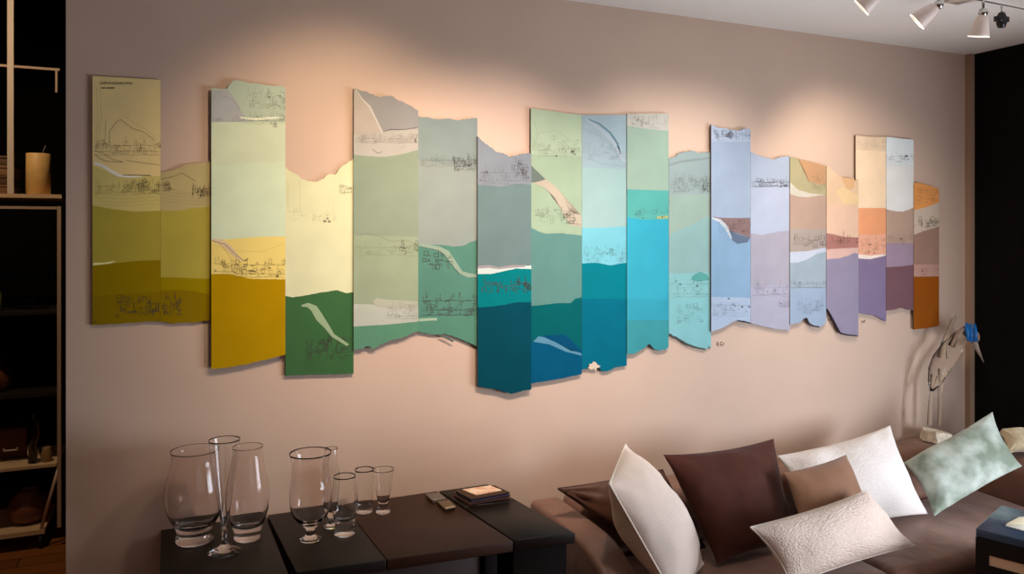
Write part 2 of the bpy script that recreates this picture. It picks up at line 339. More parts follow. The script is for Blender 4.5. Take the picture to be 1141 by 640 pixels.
s.ribbon([(237, 267.5), (247, 270), (256, 277), (264, 286), (272, 291)], [3, 6, 7, 4, 1], (205, 178, 140), 'r')
s.wander([(237, 268.5), (250, 272), (262, 283), (272, 291), (277, 288)], .4, .7, 1); s.wander([(237, 273), (248, 276), (258, 288)], .4, .4, 2)
s.town(238, 288, 262, 306, 22, 1, 3, True); s.town(262, 289, 317, 309, 60, 1, 9, True); s.wander([(262, 279), (290, 281), (317, 272)], .5, .35, 2); s.dot(309, 308, 1.6); s.dot(274, 290, 1.2)
s.done()
# 4
s = Sheet(4, 'cream yellow art strip with dark green hills at its foot', 318, 394, .004)
s.body([(318, 187), (322, 190.5), (330, 194), (336, 199), (344, 202), (352, 202.5), (360, 199), (366, 194), (374, 194.5), (380, 187), (386, 183), (394, 176.5)], [(318, 419), (340, 418), (394, 416.5)],
       [([(318, 330), (326, 331.5), (340, 329.5), (358, 326), (376, 323.5), (386, 327), (394, 325.5)], (240, 228, 166)), (0, (74, 118, 72))], 1, .4)
s.ribbon([(336, 341), (343, 340), (350, 344), (356, 354), (364, 364), (371, 374), (388, 385)], [2, 5, 8, 9, 6, 4, 3], (150, 165, 128), 'r')
s.wander([(321, 200), (321, 236), (334, 236), (334, 200)], .4, .35, 2); s.town(320, 230, 372, 248, 26, 2, 0, False, .3); s.town(378, 204, 393, 216, 16, 2, 3)
s.dot(362, 246.5, 1.6); s.dot(367, 247, 1.4); s.dot(365, 243.5, 1.2); s.town(340, 372, 388, 402, 60, 3, 0, False, .4); s.done()
# 5
s = Sheet(5, 'sage green art strip topped by a grey torn triangle beside a cream one', 394, 466, .010)
s.body([(394, 99), (399, 99.5), (412, 104), (424, 108), (436, 107), (447, 113), (456, 117), (466, 124)], [(394, 391), (402, 389.5), (410, 386), (416, 389), (424, 386), (436, 380), (446, 377), (458, 372), (466, 370)],
       [([(394, 150), (425, 146), (445, 145), (466, 143)], (190, 178, 162)), ([(394, 172.5), (415, 174.5), (430, 175), (450, 171.5), (466, 167)], (222, 200, 175)),
        ([(394, 262), (466, 264)], (176, 184, 148)), ([(394, 339), (466, 341)], (182, 190, 160)), ([(394, 364), (430, 362), (466, 358.5)], (196, 192, 174)), (0, (112, 158, 128))], .8, 1.3)
s.poly([(394.5, 101), (397, 100), (402, 108), (413, 120), (420, 135), (427, 148), (394.5, 150)], (212, 192, 172), 't')
s.ribbon([(397, 100), (403, 110), (412, 119), (419, 133), (426, 148)], [1, 1.4, 2, 1.8, 1.6], (236, 220, 200), 'e')
s.wander([(427, 147), (436, 144), (452, 144.5), (465, 142)], .6, .8, 1); s.town(396, 151, 465, 160, 70, 2, 0, True, .4); s.line([(463, 155), (463, 159)], 1.6, 1)
s.wander([(415, 166), (421, 171), (426, 169)], .4, .6, 1); s.wander([(445, 166), (452, 162)], .4, .5, 2)
s.wander([(394, 263), (410, 260), (425, 264), (435, 269), (455, 268), (465, 274)], .5, .5, 2); s.wander([(395, 276), (465, 276)], .4, .45, 2); s.wander([(395, 285), (440, 284), (465, 286)], .3, .35, 2)
s.town(396, 270, 466, 284, 26, 2, 2, False, .35); s.town(445, 268, 465, 284, 18, 1, 5, False)
s.poly([(415, 336), (420, 332), (430, 334), (445, 335), (465.5, 336), (465.5, 343), (420, 342)], (188, 184, 160), 'w'); s.town(430, 338, 465, 356, 30, 2, 0)
s.done()
# 6
s = Sheet(6, 'grey sage art strip with a pale ribbon over green, right of the sage strip', 466, 532, .004)
s.body([(466, 130), (478, 131.5), (490, 133), (500, 131.5), (512, 134), (520, 133), (532, 131.5)], [(466, 370), (480, 373), (495, 372.5), (508, 376), (520, 381), (532, 386)],
       [([(466, 178), (532, 190)], (178, 182, 166)), ([(466, 272), (480, 273), (490, 273), (506, 275), (516, 274), (524, 270), (532, 268)], (192, 196, 176)), ([(466, 354), (532, 352)], (114, 160, 130)), (0, (112, 158, 132))], .7, .6)
s.ribbon([(466.5, 273), (480, 275), (490, 277.5), (498, 282), (506, 294), (514, 304), (522, 307), (531.5, 307.5)], [3, 4, 5, 6, 6, 4, 5, 3], (168, 186, 160), 'r')
s.ribbon([(466.5, 357), (480, 356), (487, 356)], 3, (176, 196, 166), 'q'); s.wander([(466, 274), (488, 279), (497, 287), (512, 306)], .4, .4, 1)
s.town(468, 175, 531, 186, 46, 2, 3, True); s.town(504, 174, 531, 192, 40, 1, 7, False); s.dot(523, 184, 1.3)
s.town(468, 280, 500, 300, 25, 3, 0, False); s.town(470, 325, 531, 352, 60, 3, 4, True, .35)
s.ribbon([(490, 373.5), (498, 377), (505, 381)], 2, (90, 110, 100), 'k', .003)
s.done()
# 7
s = Sheet(7, 'art strip reaching lowest, grey above, teal and deep petrol blue below', 532.3, 592, .013)
s.body([(532, 152), (540, 159), (547, 164), (554, 170), (560, 170), (568, 175), (580, 172), (591, 171)], [(532, 430.5), (545, 433), (556, 435), (570, 438.5), (580, 437), (592, 434)],
       [([(532, 206), (560, 208), (575, 205), (592, 206)], (178, 182, 184)), ([(532, 298), (550, 297), (560, 299), (575, 297), (592, 296)], (142, 164, 160)), ([(532, 305.5), (548, 305.5), (560, 302.5), (575, 299.5), (592, 300)], (215, 215, 205)), ([(532, 343), (550, 341.5), (562, 340), (575, 337), (592, 337)], (10, 142, 138)), (0, (2, 82, 96))], .9, .6)
s.ribbon([(533, 298), (545, 297), (556, 299), (570, 297), (585, 296.5)], [3, 3, 2, 3, 2], (176, 158, 160), 'p')
s.town(534, 186, 590, 206, 45, 2, 4, True); s.town(570, 176, 590, 200, 35, 1, 3, False); s.town(534, 312, 590, 328, 36, 3, 0, False); s.town(575, 312, 591, 325, 20, 1, 2, False); s.done()
# 8
s = Sheet(8, 'pale green art strip with an arched cream ribbon, dark teal below', 591.5, 648.3, .008)
s.body([(591, 120.5), (610, 123), (630, 126), (648, 128)], [(592, 427.5), (610, 425), (630, 421), (650, 417)],
       [([(592, 172), (648, 175)], (184, 198, 160)), ([(592, 254), (600, 258), (608, 260.5), (625, 260), (635, 261), (648, 262.5)], (196, 214, 164)), ([(592, 341), (600, 340.5), (612, 339), (622, 338), (636, 338), (641, 333), (648, 331.5)], (118, 164, 148)), ([(592, 381), (606, 374), (630, 373), (648, 390)], (0, 108, 112)), (0, (0, 106, 130))], .4, .4)
s.poly([(592, 184.5), (608, 200), (600, 203), (592, 203.5)], (138, 150, 138), 't')
s.poly([(594, 204), (608, 200), (618, 207), (628, 219), (632, 230), (636, 237), (648, 240), (648, 253), (635, 251), (625, 233), (619, 221), (608, 210)], (236, 216, 190), 'r')
s.poly([(605, 374), (625, 373), (636, 379), (648, 393), (636, 391), (620, 382)], (8, 80, 116), 'b')
s.poly([(594, 381), (600, 375), (606, 376), (620, 382), (636, 390), (648, 394), (648, 396.5), (630, 392), (612, 384)], (96, 152, 176), 'w')
s.town(594, 150, 646, 172, 30, 2, 2, False); s.town(600, 163, 647, 174, 30, 2, 6, True); s.dot(638, 169, 1.8); s.dot(620, 174, 1.2); s.wander([(595, 135), (600, 150), (593, 165)], .6, .5, 2)
s.wander([(596, 150), (620, 145), (640, 160)], .6, .35, 2); s.town(594, 228, 640, 250, 60, 2, 3, False); s.town(624, 232, 640, 250, 20, 1, 5, False); s.done()
# 9
s = Sheet(9, 'art strip with grey ribbon at top, bright cyan band and blue teal foot', 648.5, 698.5, .006)
s.body([(648, 128.5), (698, 128)], [(648, 411.5), (655, 411), (660, 405), (664, 404), (670, 413), (676, 415), (686, 410), (698, 407.5)],
       [([(648, 186), (698, 189)], (166, 182, 188)), ([(648, 254), (670, 254), (698, 252.5)], (186, 218, 208)), ([(648, 294), (658, 293), (666, 293), (680, 296), (690, 294), (698, 293)], (124, 212, 226)), ([(648, 334), (660, 333), (698, 333.5)], (0, 140, 158)), (0, (0, 120, 144))], .2, 1)
s.ribbon([(652, 133), (662, 139), (672, 147), (682, 156), (689, 167), (692, 176), (697, 180)], [2, 2.5, 3, 3.5, 4, 3, 4], (186, 198, 206), 'r')
s.ribbon([(656, 133), (668, 138), (680, 148), (688, 160), (691, 172)], [1, 1.6, 2, 2.4, 2], (110, 140, 156), 'q')
s.wander([(650, 143), (665, 150), (680, 160), (690, 178)], .7, .4, 2); s.town(650, 160, 690, 178, 40, 2, 0, False, .3); s.wander([(650, 175), (670, 182), (697, 186)], .5, .4, 2)
s.town(650, 272, 698, 292, 60, 2, 5, False); s.poly([(655, 410), (657, 408), (656, 406), (660, 405.5), (661, 403), (664, 404), (666, 407), (669, 408), (667, 410.5), (665, 410), (664, 414), (662, 411), (659, 412.5)], (236, 218, 190), 'w'); s.done()
# 10
s = Sheet(10, 'mint green art strip over turquoise and cyan bands, right of the cyan one', 698.7, 745, .01)
s.body([(698, 127), (744, 126.5)], [(698, 395), (708, 393.5), (716, 389), (724, 384), (728, 388.5), (736, 390.5), (742, 389), (745, 386)],
       [([(698, 140), (715, 143), (745, 146)], (206, 206, 190)), ([(698, 211), (745, 212.5)], (180, 208, 178)), ([(698, 242), (715, 245), (745, 244.5)], (92, 196, 176)), ([(698, 333), (745, 334)], (64, 182, 208)), ([(698, 357), (745, 357)], (56, 170, 184)), (0, (72, 158, 164))], .3, .9)
s.town(702, 129, 744, 143, 40, 2, 4, False); s.town(700, 234, 744, 244, 20, 2, 2, False); s.ribbon([(732, 242.5), (744.5, 242)], 3, (205, 215, 150), 'w'); s.dot(738, 242, 1); s.done()
# 11
s = Sheet(11, 'narrow pale aqua art strip with torn top and ragged dark foot', 745.3, 792.3, .003)
s.body([(745, 177), (752, 175), (757, 171), (764, 169.5), (770, 168), (780, 170), (792, 169.5)], [(745, 371), (750, 375), (756, 377), (762, 382), (770, 385.5), (780, 389), (792, 388)],
       [([(745, 217), (792, 217)], (184, 196, 190)), ([(745, 262), (770, 251), (792, 240)], (174, 202, 182)), ([(745, 305), (792, 304)], (156, 196, 186)), ([(745, 334), (792, 332)], (152, 206, 202)), (0, (146, 202, 210))], .9, 1.5)
s.ribbon([(746, 184), (760, 180), (775, 178), (791, 176)], [2, 3, 2.4, 2], (166, 180, 178), 'r'); s.town(747, 196, 791, 215, 80, 2, 9, False); s.town(782, 205, 792, 214, 10, 1, 4, False)
s.poly([(772, 307), (780, 303), (788, 306), (791, 312), (778, 314), (770, 312)], (100, 176, 168), 'w'); s.town(746, 308, 791, 332, 30, 2, 5, True); s.town(752, 336, 782, 362, 35, 2, 0, False); s.dot(758, 317, 1.1); s.dot(777, 319, 1.3)
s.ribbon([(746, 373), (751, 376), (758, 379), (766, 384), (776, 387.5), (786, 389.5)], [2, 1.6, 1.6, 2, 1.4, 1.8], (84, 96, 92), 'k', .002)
s.done()
# 12
s = Sheet(12, 'sky blue art strip with a brown torn flap across its middle', 792.5, 836.3, .013)
s.body([(792, 138.5), (800, 142), (808, 143.5), (820, 146), (828, 144), (836, 144.5)], [(792, 370), (800, 367.5), (808, 364), (816, 359), (822, 357), (830, 358), (837, 360)],
       [(158, (180, 188, 208)), ([(792, 241), (803, 243), (818, 243.5), (836, 242)], (184, 198, 216)), ([(792, 331), (836, 332)], (152, 184, 216)), (0, (176, 192, 212))], .9, .4)
s.poly([(794, 241.5), (806, 243), (836, 243), (836, 265), (824, 261), (812, 257), (803, 248)], (156, 128, 126), 'b')
s.poly([(812, 256), (822, 261), (836, 265), (833, 270), (822, 272), (816, 268)], (112, 128, 152), 'n')
s.ribbon([(793.2, 243), (802, 246), (809, 253), (815, 266)], [2, 4, 4, 1.5], (216, 222, 232), 'w')
s.poly([(808, 152), (814, 145), (818, 149), (815, 155)], (130, 138, 152), 't'); s.town(794, 146, 836, 158, 40, 1, 4, False, .35); s.town(800, 244, 835, 260, 30, 1, 3, False, .3)
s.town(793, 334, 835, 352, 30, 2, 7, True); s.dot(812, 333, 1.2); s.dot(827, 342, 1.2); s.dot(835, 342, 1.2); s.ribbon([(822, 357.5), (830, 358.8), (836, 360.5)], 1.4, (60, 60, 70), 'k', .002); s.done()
# 13
s = Sheet(13, 'white lavender art strip turning lilac grey, just right of the sky blue strip', 836.5, 880, .006)
s.body([(836, 169), (842, 172), (850, 175), (862, 178), (870, 175), (879, 174)], [(836, 360), (845, 362.5), (860, 366), (880, 368.5)],
       [(204, (202, 210, 226)), ([(837, 260), (848, 262), (860, 260), (868, 258), (880, 257)], (214, 216, 232)), ([(836, 318), (880, 318)], (192, 182, 198)), (0, (190, 184, 206))], .5, .3)
s.town(837, 200, 879, 209, 50, 1, 3, True, .35); s.dot(875, 207, 1.6); s.dot(870, 208, 1.1); s.town(838, 316, 879, 330, 26, 2, 6, True); s.town(866, 332, 879, 343, 14, 2, 2, False); s.done()
# 14
s = Sheet(14, 'art strip with a yellow green scrap at top and pale blue rounded foot', 880.3, 920.5, .01)
s.body([(880, 175), (888, 177), (893, 178), (905, 181), (920, 185)], [(880, 362), (890, 360), (896, 355), (899, 354), (902, 360), (908, 363), (915, 363.5), (920, 360)],
       [([(880, 203), (890, 212), (905, 216), (920, 217)], (186, 184, 118)), ([(880, 216), (888, 219), (900, 220), (920, 217)], (240, 226, 200)), (255, (202, 156, 130)), ([(880, 281), (900, 280), (920, 276)], (200, 170, 152)), ([(880, 293), (890, 292.5), (900, 289), (910, 283), (920, 281)], (218, 216, 230)), ([(880, 322), (920, 320)], (178, 196, 200)), (0, (172, 190, 208))], .5, .6)
s.poly([(889, 177), (905, 181), (920, 185), (920, 206), (912, 205), (901, 202), (896, 190)], (226, 174, 130), 'o'); s.town(905, 195, 919, 213, 26, 2, 0, False, .3)
s.wander([(890, 178), (898, 192), (901, 202), (910, 208)], .5, .5, 2); s.town(882, 262, 919, 277, 40, 1, 0, False, .3); s.town(881, 313, 919, 322, 16, 2, 4, True); s.town(884, 332, 917, 350, 40, 2, 0, False)
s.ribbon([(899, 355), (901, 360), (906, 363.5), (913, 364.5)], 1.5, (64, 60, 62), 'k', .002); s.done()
# 15
s = Sheet(15, 'peach art strip above lilac with a slanting cut at its foot', 921, 956.5, .010)
s.body([(921, 185), (928, 191), (937, 197), (946, 202), (957, 200)], [(921, 343.5), (925, 349), (930, 358), (936, 371), (945, 373), (957, 374)],
       [(228, (244, 196, 148)), ([(921, 260), (928, 261), (940, 264), (956, 265)], (242, 184, 146)), ([(921, 278), (956, 276)], (182, 122, 112)), ([(921, 289), (935, 288), (945, 285), (952, 282), (957, 283)], (224, 180, 172)), (0, (150, 138, 164))], .8, .3)
s.poly([(938, 198), (952, 199), (952, 208), (948, 212), (943, 210)], (240, 190, 136), 'o'); s.poly([(932, 213), (940, 208), (948, 214), (956, 217), (956, 228), (940, 228)], (252, 216, 160), 'y')
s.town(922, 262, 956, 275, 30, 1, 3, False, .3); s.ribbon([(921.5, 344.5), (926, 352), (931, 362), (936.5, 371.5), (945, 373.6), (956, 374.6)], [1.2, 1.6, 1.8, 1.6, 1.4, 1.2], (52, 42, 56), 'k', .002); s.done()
# 16
s = Sheet(16, 'tall peach art strip with an orange block and purple lower half', 953.5, 987.5, .006)
s.body([(953, 151), (970, 152.5), (987, 153)], [(956, 349), (965, 350), (975, 352), (987, 358)],
       [([(953, 167), (987, 169)], (218, 184, 154)), ([(953, 232), (987, 232)], (232, 184, 154)), ([(953, 261), (970, 262), (987, 261)], (236, 146, 96)), ([(953, 283), (970, 285), (987, 283)], (230, 162, 130)), ([(953, 288), (970, 289), (987, 285)], (238, 214, 204)), (0, (136, 117, 147))], .4, .3)
s.town(955, 156, 986, 166, 30, 2, 0, False, .3); s.town(955, 262, 986, 284, 36, 1, 3, False, .3); s.dot(969, 273, .9); s.done()
# 17
s = Sheet(17, 'art strip with pale grey blue top and dark mauve foot, beside the rust ended one', 987.5, 1018, .008)
s.body([(987, 152.5), (1000, 154), (1016, 155.5)], [(987, 346.5), (997, 345), (1005, 342.5), (1011, 345), (1018, 346)],
       [([(987, 184), (1018, 184)], (176, 180, 178)), ([(987, 233), (997, 235.5), (1006, 236), (1012, 234), (1018, 231.5)], (196, 192, 184)), ([(987, 271), (1018, 271)], (172, 134, 114)), ([(987, 298), (1005, 297), (1018, 295)], (150, 117, 128)), (0, (112, 80, 92))], .3, .5)
s.town(988, 169, 1017, 183, 26, 2, 3, True); s.dot(1010, 174, 1.6); s.town(988, 262, 1017, 272, 26, 2, 4, False, .3); s.done()
# 18
s = Sheet(18, 'short rightmost art strip with a rust brown block at its foot', 1018.3, 1046.3, .011)
s.body([(1018, 204), (1028, 204.5), (1036, 207), (1046, 211)], [(1018, 367.5), (1032, 366), (1046, 363.5)],
       [([(1018, 234.5), (1032, 231), (1046, 226)], (184, 122, 70)), ([(1018, 262), (1028, 258), (1036, 255.5), (1046, 253)], (166, 144, 126)), ([(1018, 295), (1046, 295)], (134, 96, 84)), ([(1018, 308.5), (1046, 308)], (160, 118, 104)), (0, (150, 84, 24))], .6, .2)
s.town(1020, 207, 1045, 230, 30, 2, 0, False, .4); s.town(1019, 243, 1045, 254, 36, 1, 3, False, .35); s.town(1019, 297, 1045, 307, 30, 2, 3, False, .35); s.done()

# small pencilled marks on the wall under the strips
def wall_mark(cx, cy, strokes, label):
    sh = Sheet(40 + int(cx) % 50, label, cx - 8, cx + 8, 0, 0)
    for st in strokes: sh.line([(cx + x, cy + y) for x, y in st], .6, 1, .0009)
    for v in sh.bm.verts: pass
    # give the ink a hair of thickness down to the plaster
    g = bmesh.ops.extrude_face_region(sh.bm, geom=list(sh.bm.faces))
    bmesh.ops.translate(sh.bm, vec=(0, .0008, 0), verts=[e for e in g['geom'] if isinstance(e, bmesh.types.BMVert)])
    finish('pencil_mark', sh.bm, sh.mats, label=label, cat='pencil mark', group='pencil marks on the wall')
wall_mark(801.5, 384, [[(-3, -2.5), (-1, -2), (-3, 0), (-1, 2.4)], [(-1.6, -1), (-.6, 1.5)], [(1, 1), (1, -1.6), (2.4, -2.8), (3.6, -1.5)], [(1.4, 1.5), (3, 0), (3.2, 2.2)], [(5, -2), (5, 1)]], 'pencilled initials on the wall under the pale aqua strip')
wall_mark(925, 356, [[(-2, -1), (-2, 1.5), (-.5, 1.5)], [(.2, -1.2), (.4, 1.4), (1.6, 1), (1.8, -1.4)]], 'pencilled initials on the wall left of the slanted lilac foot')
wall_mark(962.5, 358.5, [[(-2, -1), (-2.2, 1), (-.8, 1.2)], [(-1, -1), (.4, 1.2), (.6, -1.2), (2, -1.4)], [(.8, 0), (1.8, 0)]], 'pencilled initials on the wall under the tall purple ended strip')

# ------------------------------------------------------------------ ceiling spotlights on a cable track
M_shade = mat('frosted_shade', (236, 216, 204), .4)
M_chrome = mat('polished_chrome', (200, 200, 198), .12, metal=1)
M_bulb = mat('lamp_lens', (255, 240, 215), .3, emit=((255, 225, 190), 1.5))
M_bulb_edge = mat('lamp_rim', (255, 250, 240), .3, emit=((255, 240, 220), 1.2))
def spotlight(pos, direction, label, on=True, power=SPOT_W, size=1.0, spot_aim=None, col=(1, .8, .62)):
    """pos is the pivot joint; the rod goes straight up to the ceiling"""
    pos = Vector(pos); D = Vector(direction).normalized()
    t = thing('ceiling_spotlight', (pos.x, pos.y, CEIL), label, 'spotlight', 'spotlights under the ceiling')
    b = bmesh.new(); lathe(b, [(0, 0), (.035, 0), (.035, -.008), (.03, -.014), (.006, -.018), (0, -.018)], pos.x, pos.y, CEIL, 24); finish('ceiling_rose', b, M_chrome, t, True)
    b = bmesh.new(); tube(b, [(pos.x, pos.y, CEIL - .015), pos], .005, 10); finish('rod', b, M_chrome, t, True)
    b = bmesh.new(); lathe(b, [(0, -.018), (.012, -.014), (.018, 0), (.012, .014), (0, .018)], 0, 0, 0, 16, Matrix.Translation(pos)); finish('joint', b, M_chrome, t, True)
    R = Matrix.Translation(pos) @ aim(D) @ Matrix.Scale(size, 4)
    b = bmesh.new()
    lathe(b, [(0, .012), (.018, .012), (.026, .02), (.036, .06), (.044, .1), (.046, .112), (.042, .112), (.039, .098), (.032, .06), (.022, .024), (0, .02)], 0, 0, 0, 32, R)
    finish('lamp_shade', b, M_shade, t, True)
    b = bmesh.new(); lathe(b, [(.0435, .111), (.0470, .111), (.0470, .1145), (.0435, .1145)], 0, 0, 0, 32, R, closed=True); finish('rim', b, M_bulb_edge, t, True)
    b = bmesh.new(); lathe(b, [(0, .062), (.030, .062), (.028, .068), (0, .071)], 0, 0, 0, 24, R); finish('bulb', b, M_bulb, t, True)
    if on:
        l = bpy.data.lights.new('spot', 'SPOT'); l.energy = power; l.color = col; l.spot_size = math.radians(80); l.spot_blend = 1.0; l.shadow_soft_size = .05
        o = bpy.data.objects.new('spot_lamp', l); COL.objects.link(o); p = pos + D * .125 * size
        o.matrix_world = Matrix.Translation(p) @ aim(-Vector(spot_aim or D).normalized())
        o.parent = t; o.matrix_parent_inverse = Matrix.Translation(-t.location)
    return t
pA = on_y(1046, 5, -.80); pB = on_y(1095.5, 14, -.80); pC = on_y(984, -12, -.80)
def towards(p, px, py): return on_y(px, py) - Vector(p)
spotlight(pA, (-.45, .66, -.60), 'white spotlight head tilted to the left, second in from the top right corner', size=.8, power=48, spot_aim=towards(pA, 955, 250), col=(1, .84, .68))
spotlight(pB, (.05, .25, -1), 'white spotlight head pointing straight down, nearest the small black lamp holder', size=.8, power=8, col=(1, .84, .7))
spotlight(pC, (-.45, .66, -.62), 'white spotlight head cut by the top of the frame, leftmost in view', size=.8, power=10, spot_aim=towards(pC, 800, 250), col=(1, .92, .86))
for (x, y), (ax, ay), pw, col, lb in (((.58, -1.0), (382, 236), 47, (1, .75, .50), 'white spotlight head over the cream yellow art strip'),
                                     ((1.22, -1.1), (535, 320), 98, (1, .80, .68), 'white spotlight head over the deep petrol blue art strip'),
                                     ((1.85, -1.1), (740, 300), 66, (1, .89, .80), 'white spotlight head over the mint green art strip')):
    p = Vector((x, y, 2.5)); d_ = towards(p, ax, ay); spotlight(p, d_, lb, power=pw, col=col, size=.8)
# track cable
b = bmesh.new(); c0 = on_y(1085, 1, -.80); c1 = Vector((RX - .0, -.8, c0.z - .0))
tr = thing('cable_track', (c0.x, -.8, CEIL), 'thin dark cable stretched along the ceiling above the spotlights', 'cable')
tube(b, [(c0.x, -.76, CEIL - .035), (RX - .02, -.76, CEIL - .05)], .003, 8); finish('cable', b, mat('cable_steel', (110, 104, 98), .4, metal=.6), tr, True)
b = bmesh.new(); box(b, c0.x - .05, c0.x + .03, -.81, -.71, CEIL - .05, CEIL - .0005); bevel(finish('transformer_box', b, mat('box_cream', (205, 190, 175), .5), tr), .004)
# small unlit black head
pk = on_y(1116, 22, -.76)
kt = thing('ceiling_spotlight', (pk.x, pk.y, CEIL - .045), 'small black unlit lamp holder hanging from the cable at far right', 'spotlight')
b = bmesh.new(); tube(b, [(pk.x, pk.y, CEIL - .045), (pk.x, pk.y, pk.z + .02)], .004, 8); finish('rod', b, M_chrome, kt, True)
b = bmesh.new(); lathe(b, [(0, .03), (.012, .028), (.018, .01), (.014, .0), (.02, -.012), (.014, -.03), (0, -.034)], pk.x, pk.y, pk.z, 16); box(b, pk.x - .03, pk.x + .03, pk.y - .012, pk.y + .012, pk.z - .008, pk.z + .012)
finish('lamp_holder', b, mat('black_plastic', (28, 26, 26), .4), kt, True)

# ------------------------------------------------------------------ low dark tables along the wall
TZ = .674
M_ebony = mat('black_brown_wood', (22, 16, 12), .42, spec=.3, noise_amt=.15, noise_scale=6, bump=.03, bump_scale=90)
M_walnut = mat('brown_veneer', (52, 29, 18), .45, spec=.3, noise_amt=.12, noise_scale=5, bump=.03, bump_scale=90)
M_under = mat('dark_carcass', (20, 13, 11), .8, spec=.15)
def table(label, tops, legs, panel=None):
    xs = [p[0] for q in tops for p in q[1]]; ys = [p[1] for q in tops for p in q[1]]
    t = thing('low_table', ((min(xs) + max(xs)) / 2, (min(ys) + max(ys)) / 2, 0), label, 'table')
    for nm, pts, m, th, lb in tops:
        b = bmesh.new(); prism(b, pts, TZ - th, TZ); o = bevel(finish(nm, b, m, t, label=lb), .0025)
    for (x, y) in legs:
        b = bmesh.new(); box(b, x - .022, x + .022, y - .022, y + .022, 0, .0395 if panel and panel[0][3] == 'cabinet_body' else TZ - tops[0][3] - .001); bevel(finish('leg', b, M_under, t), .003)
    if panel:
        for pn in panel:
            b = bmesh.new(); prism(b, pn[0], pn[1], pn[2]); bevel(finish(pn[3], b, pn[4], t), .003)
    return t
def tops(name, pts, m, th=.034, lb=None): return (name, pts, m, th, lb)
L0 = -.03
table('black table top at far left carrying the three largest glasses', [tops('table_top', [(L0, -.62), (.31, -.62), (.298, -.004), (L0, -.004)], M_ebony)],
      [(L0 + .04, -.58), (.26, -.58), (L0 + .04, -.05), (.26, -.05)], [([(L0 + .06, -.6), (.24, -.6), (.24, -.585), (L0 + .06, -.585)], TZ - .14, TZ - .036, 'apron', M_under)])
table('middle table with a black leaf and a brown leaf, between two black tables',
      [tops('black_leaf', [(.329, -.513), (.588, -.531), (.565, -.005), (.306, -.005)], M_ebony, lb='black table leaf'), tops('brown_leaf', [(.590, -.531), (.992, -.556), (.921, -.005), (.567, -.005)], M_walnut, lb='brown table leaf')],
      [(.37, -.47), (.93, -.50), (.37, -.05), (.88, -.05)], [([(.40, -.478), (.90, -.508), (.90, -.49), (.40, -.46)], .06, TZ - .036, 'front_panel', mat('brown_panel', (52, 36, 30), .5))])
table('black table at right end beside the sofa, carrying the stack of books',
      [tops('front_leaf', [(.997, -.552), (1.203, -.578), (1.156, -.2255), (.956, -.203)], M_ebony), tops('rear_leaf', [(.9555, -.200), (1.1555, -.2225), (1.127, -.006), (.928, -.006)], M_ebony)],
      [(1.02, -.46), (1.15, -.48), (.985, -.08), (1.08, -.08)],
      [([(1.0, -.535), (1.185, -.555), (1.115, -.03), (.945, -.03)], .04, TZ - .036, 'cabinet_body', M_under)])

# ------------------------------------------------------------------ glassware
M_glass = mat('clear_glass', (255, 255, 255), 0.0, trans=1, ior=1.36)
M_glass_pink = mat('rosy_glass', (255, 251, 251), 0.0, trans=1, ior=1.36)
def ip2(prof, z):
    for (r0, z0), (r1, z1) in zip(prof, prof[1:]):
        if z0 <= z <= z1: return r0 + (r1 - r0) * (z - z0) / max(1e-6, z1 - z0)
    return prof[-1][0]
def glass(name, px, py, prof_o, prof_i, label, cat, m=M_glass, foot=None, n=48, z=TZ):
    """prof_o outer (r,z) from base centre up to rim, prof_i inner from rim down to the well"""
    c = on_z(px, py, z); b = bmesh.new()
    def smooth(p, k=4):
        out = []
        for i in range(len(p) - 1):
            p0, p1, p2, p3 = p[max(i - 1, 0)], p[i], p[i + 1], p[min(i + 2, len(p) - 1)]
            for j in range(k):
                u = j / k; f = lambda a: .5 * (2 * p1[a] + (p2[a] - p0[a]) * u + (2 * p0[a] - 5 * p1[a] + 4 * p2[a] - p3[a]) * u * u + (3 * p1[a] - p0[a] - 3 * p2[a] + p3[a]) * u ** 3)
                out.append((max(0.0, f(0)) if i + j else p[0][0], f(1)))
        out.append(p[-1]); return out
    top_z = prof_o[-1][1]
    prof_i = [((r + .0022 * min(1, (z / top_z) ** 1.5)) if i_ < len(prof_i) - 1 else r, z) for i_, (r, z) in enumerate(prof_i)]
    prof_i = [(min(r, ip2(prof_o, z) - .0006) if 0 < i_ < len(prof_i) - 1 else r, z) for i_, (r, z) in enumerate(prof_i)]
    prof_i[0] = (prof_o[-1][0] - .0008, top_z)
    prof = [(0, prof_o[0][1])] + smooth(prof_o) + smooth(prof_i)
    prof[-1] = (0, prof[-1][1])
    lathe(b, prof, 0, 0, 0, n)
    o = finish(name, b, m, None, True, label, cat); o.location = (c.x, c.y, z + .001); return o
def shrink(p, w): return [(max(r - w, 0.0), z) for r, z in p[::-1]]
# big rounded goblet vase, left
o_ = [(.048, 0), (.056, .005), (.055, .022), (.053, .034), (.060, .052), (.078, .085), (.089, .125), (.088, .17), (.078, .22), (.068, .265), (.073, .29)]
glass('hurricane_vase', 217, 604, o_, [(.071, .29), (.065, .265), (.075, .22), (.085, .17), (.086, .125), (.074, .087), (.048, .058), (.0, .046)], 'largest round bellied clear glass vase at the far left of the tables', 'vase', M_glass_pink)
o_ = [(.036, 0), (.042, .006), (.041, .022), (.05, .05), (.063, .09), (.067, .13), (.062, .18), (.051, .24), (.046, .275), (.047, .295)]
glass('hurricane_vase', 276, 601, o_, [(.0445, .295), (.0435, .275), (.0485, .24), (.0595, .18), (.0645, .13), (.060, .092), (.042, .05), (.0, .04)], 'tapering clear glass vase right of the tall flute on black table', 'vase', M_glass_pink)
o_ = [(.046, 0), (.047, .003), (.03, .012), (.012, .024), (.007, .04), (.009, .07), (.017, .13), (.03, .22), (.042, .31), (.046, .345)]
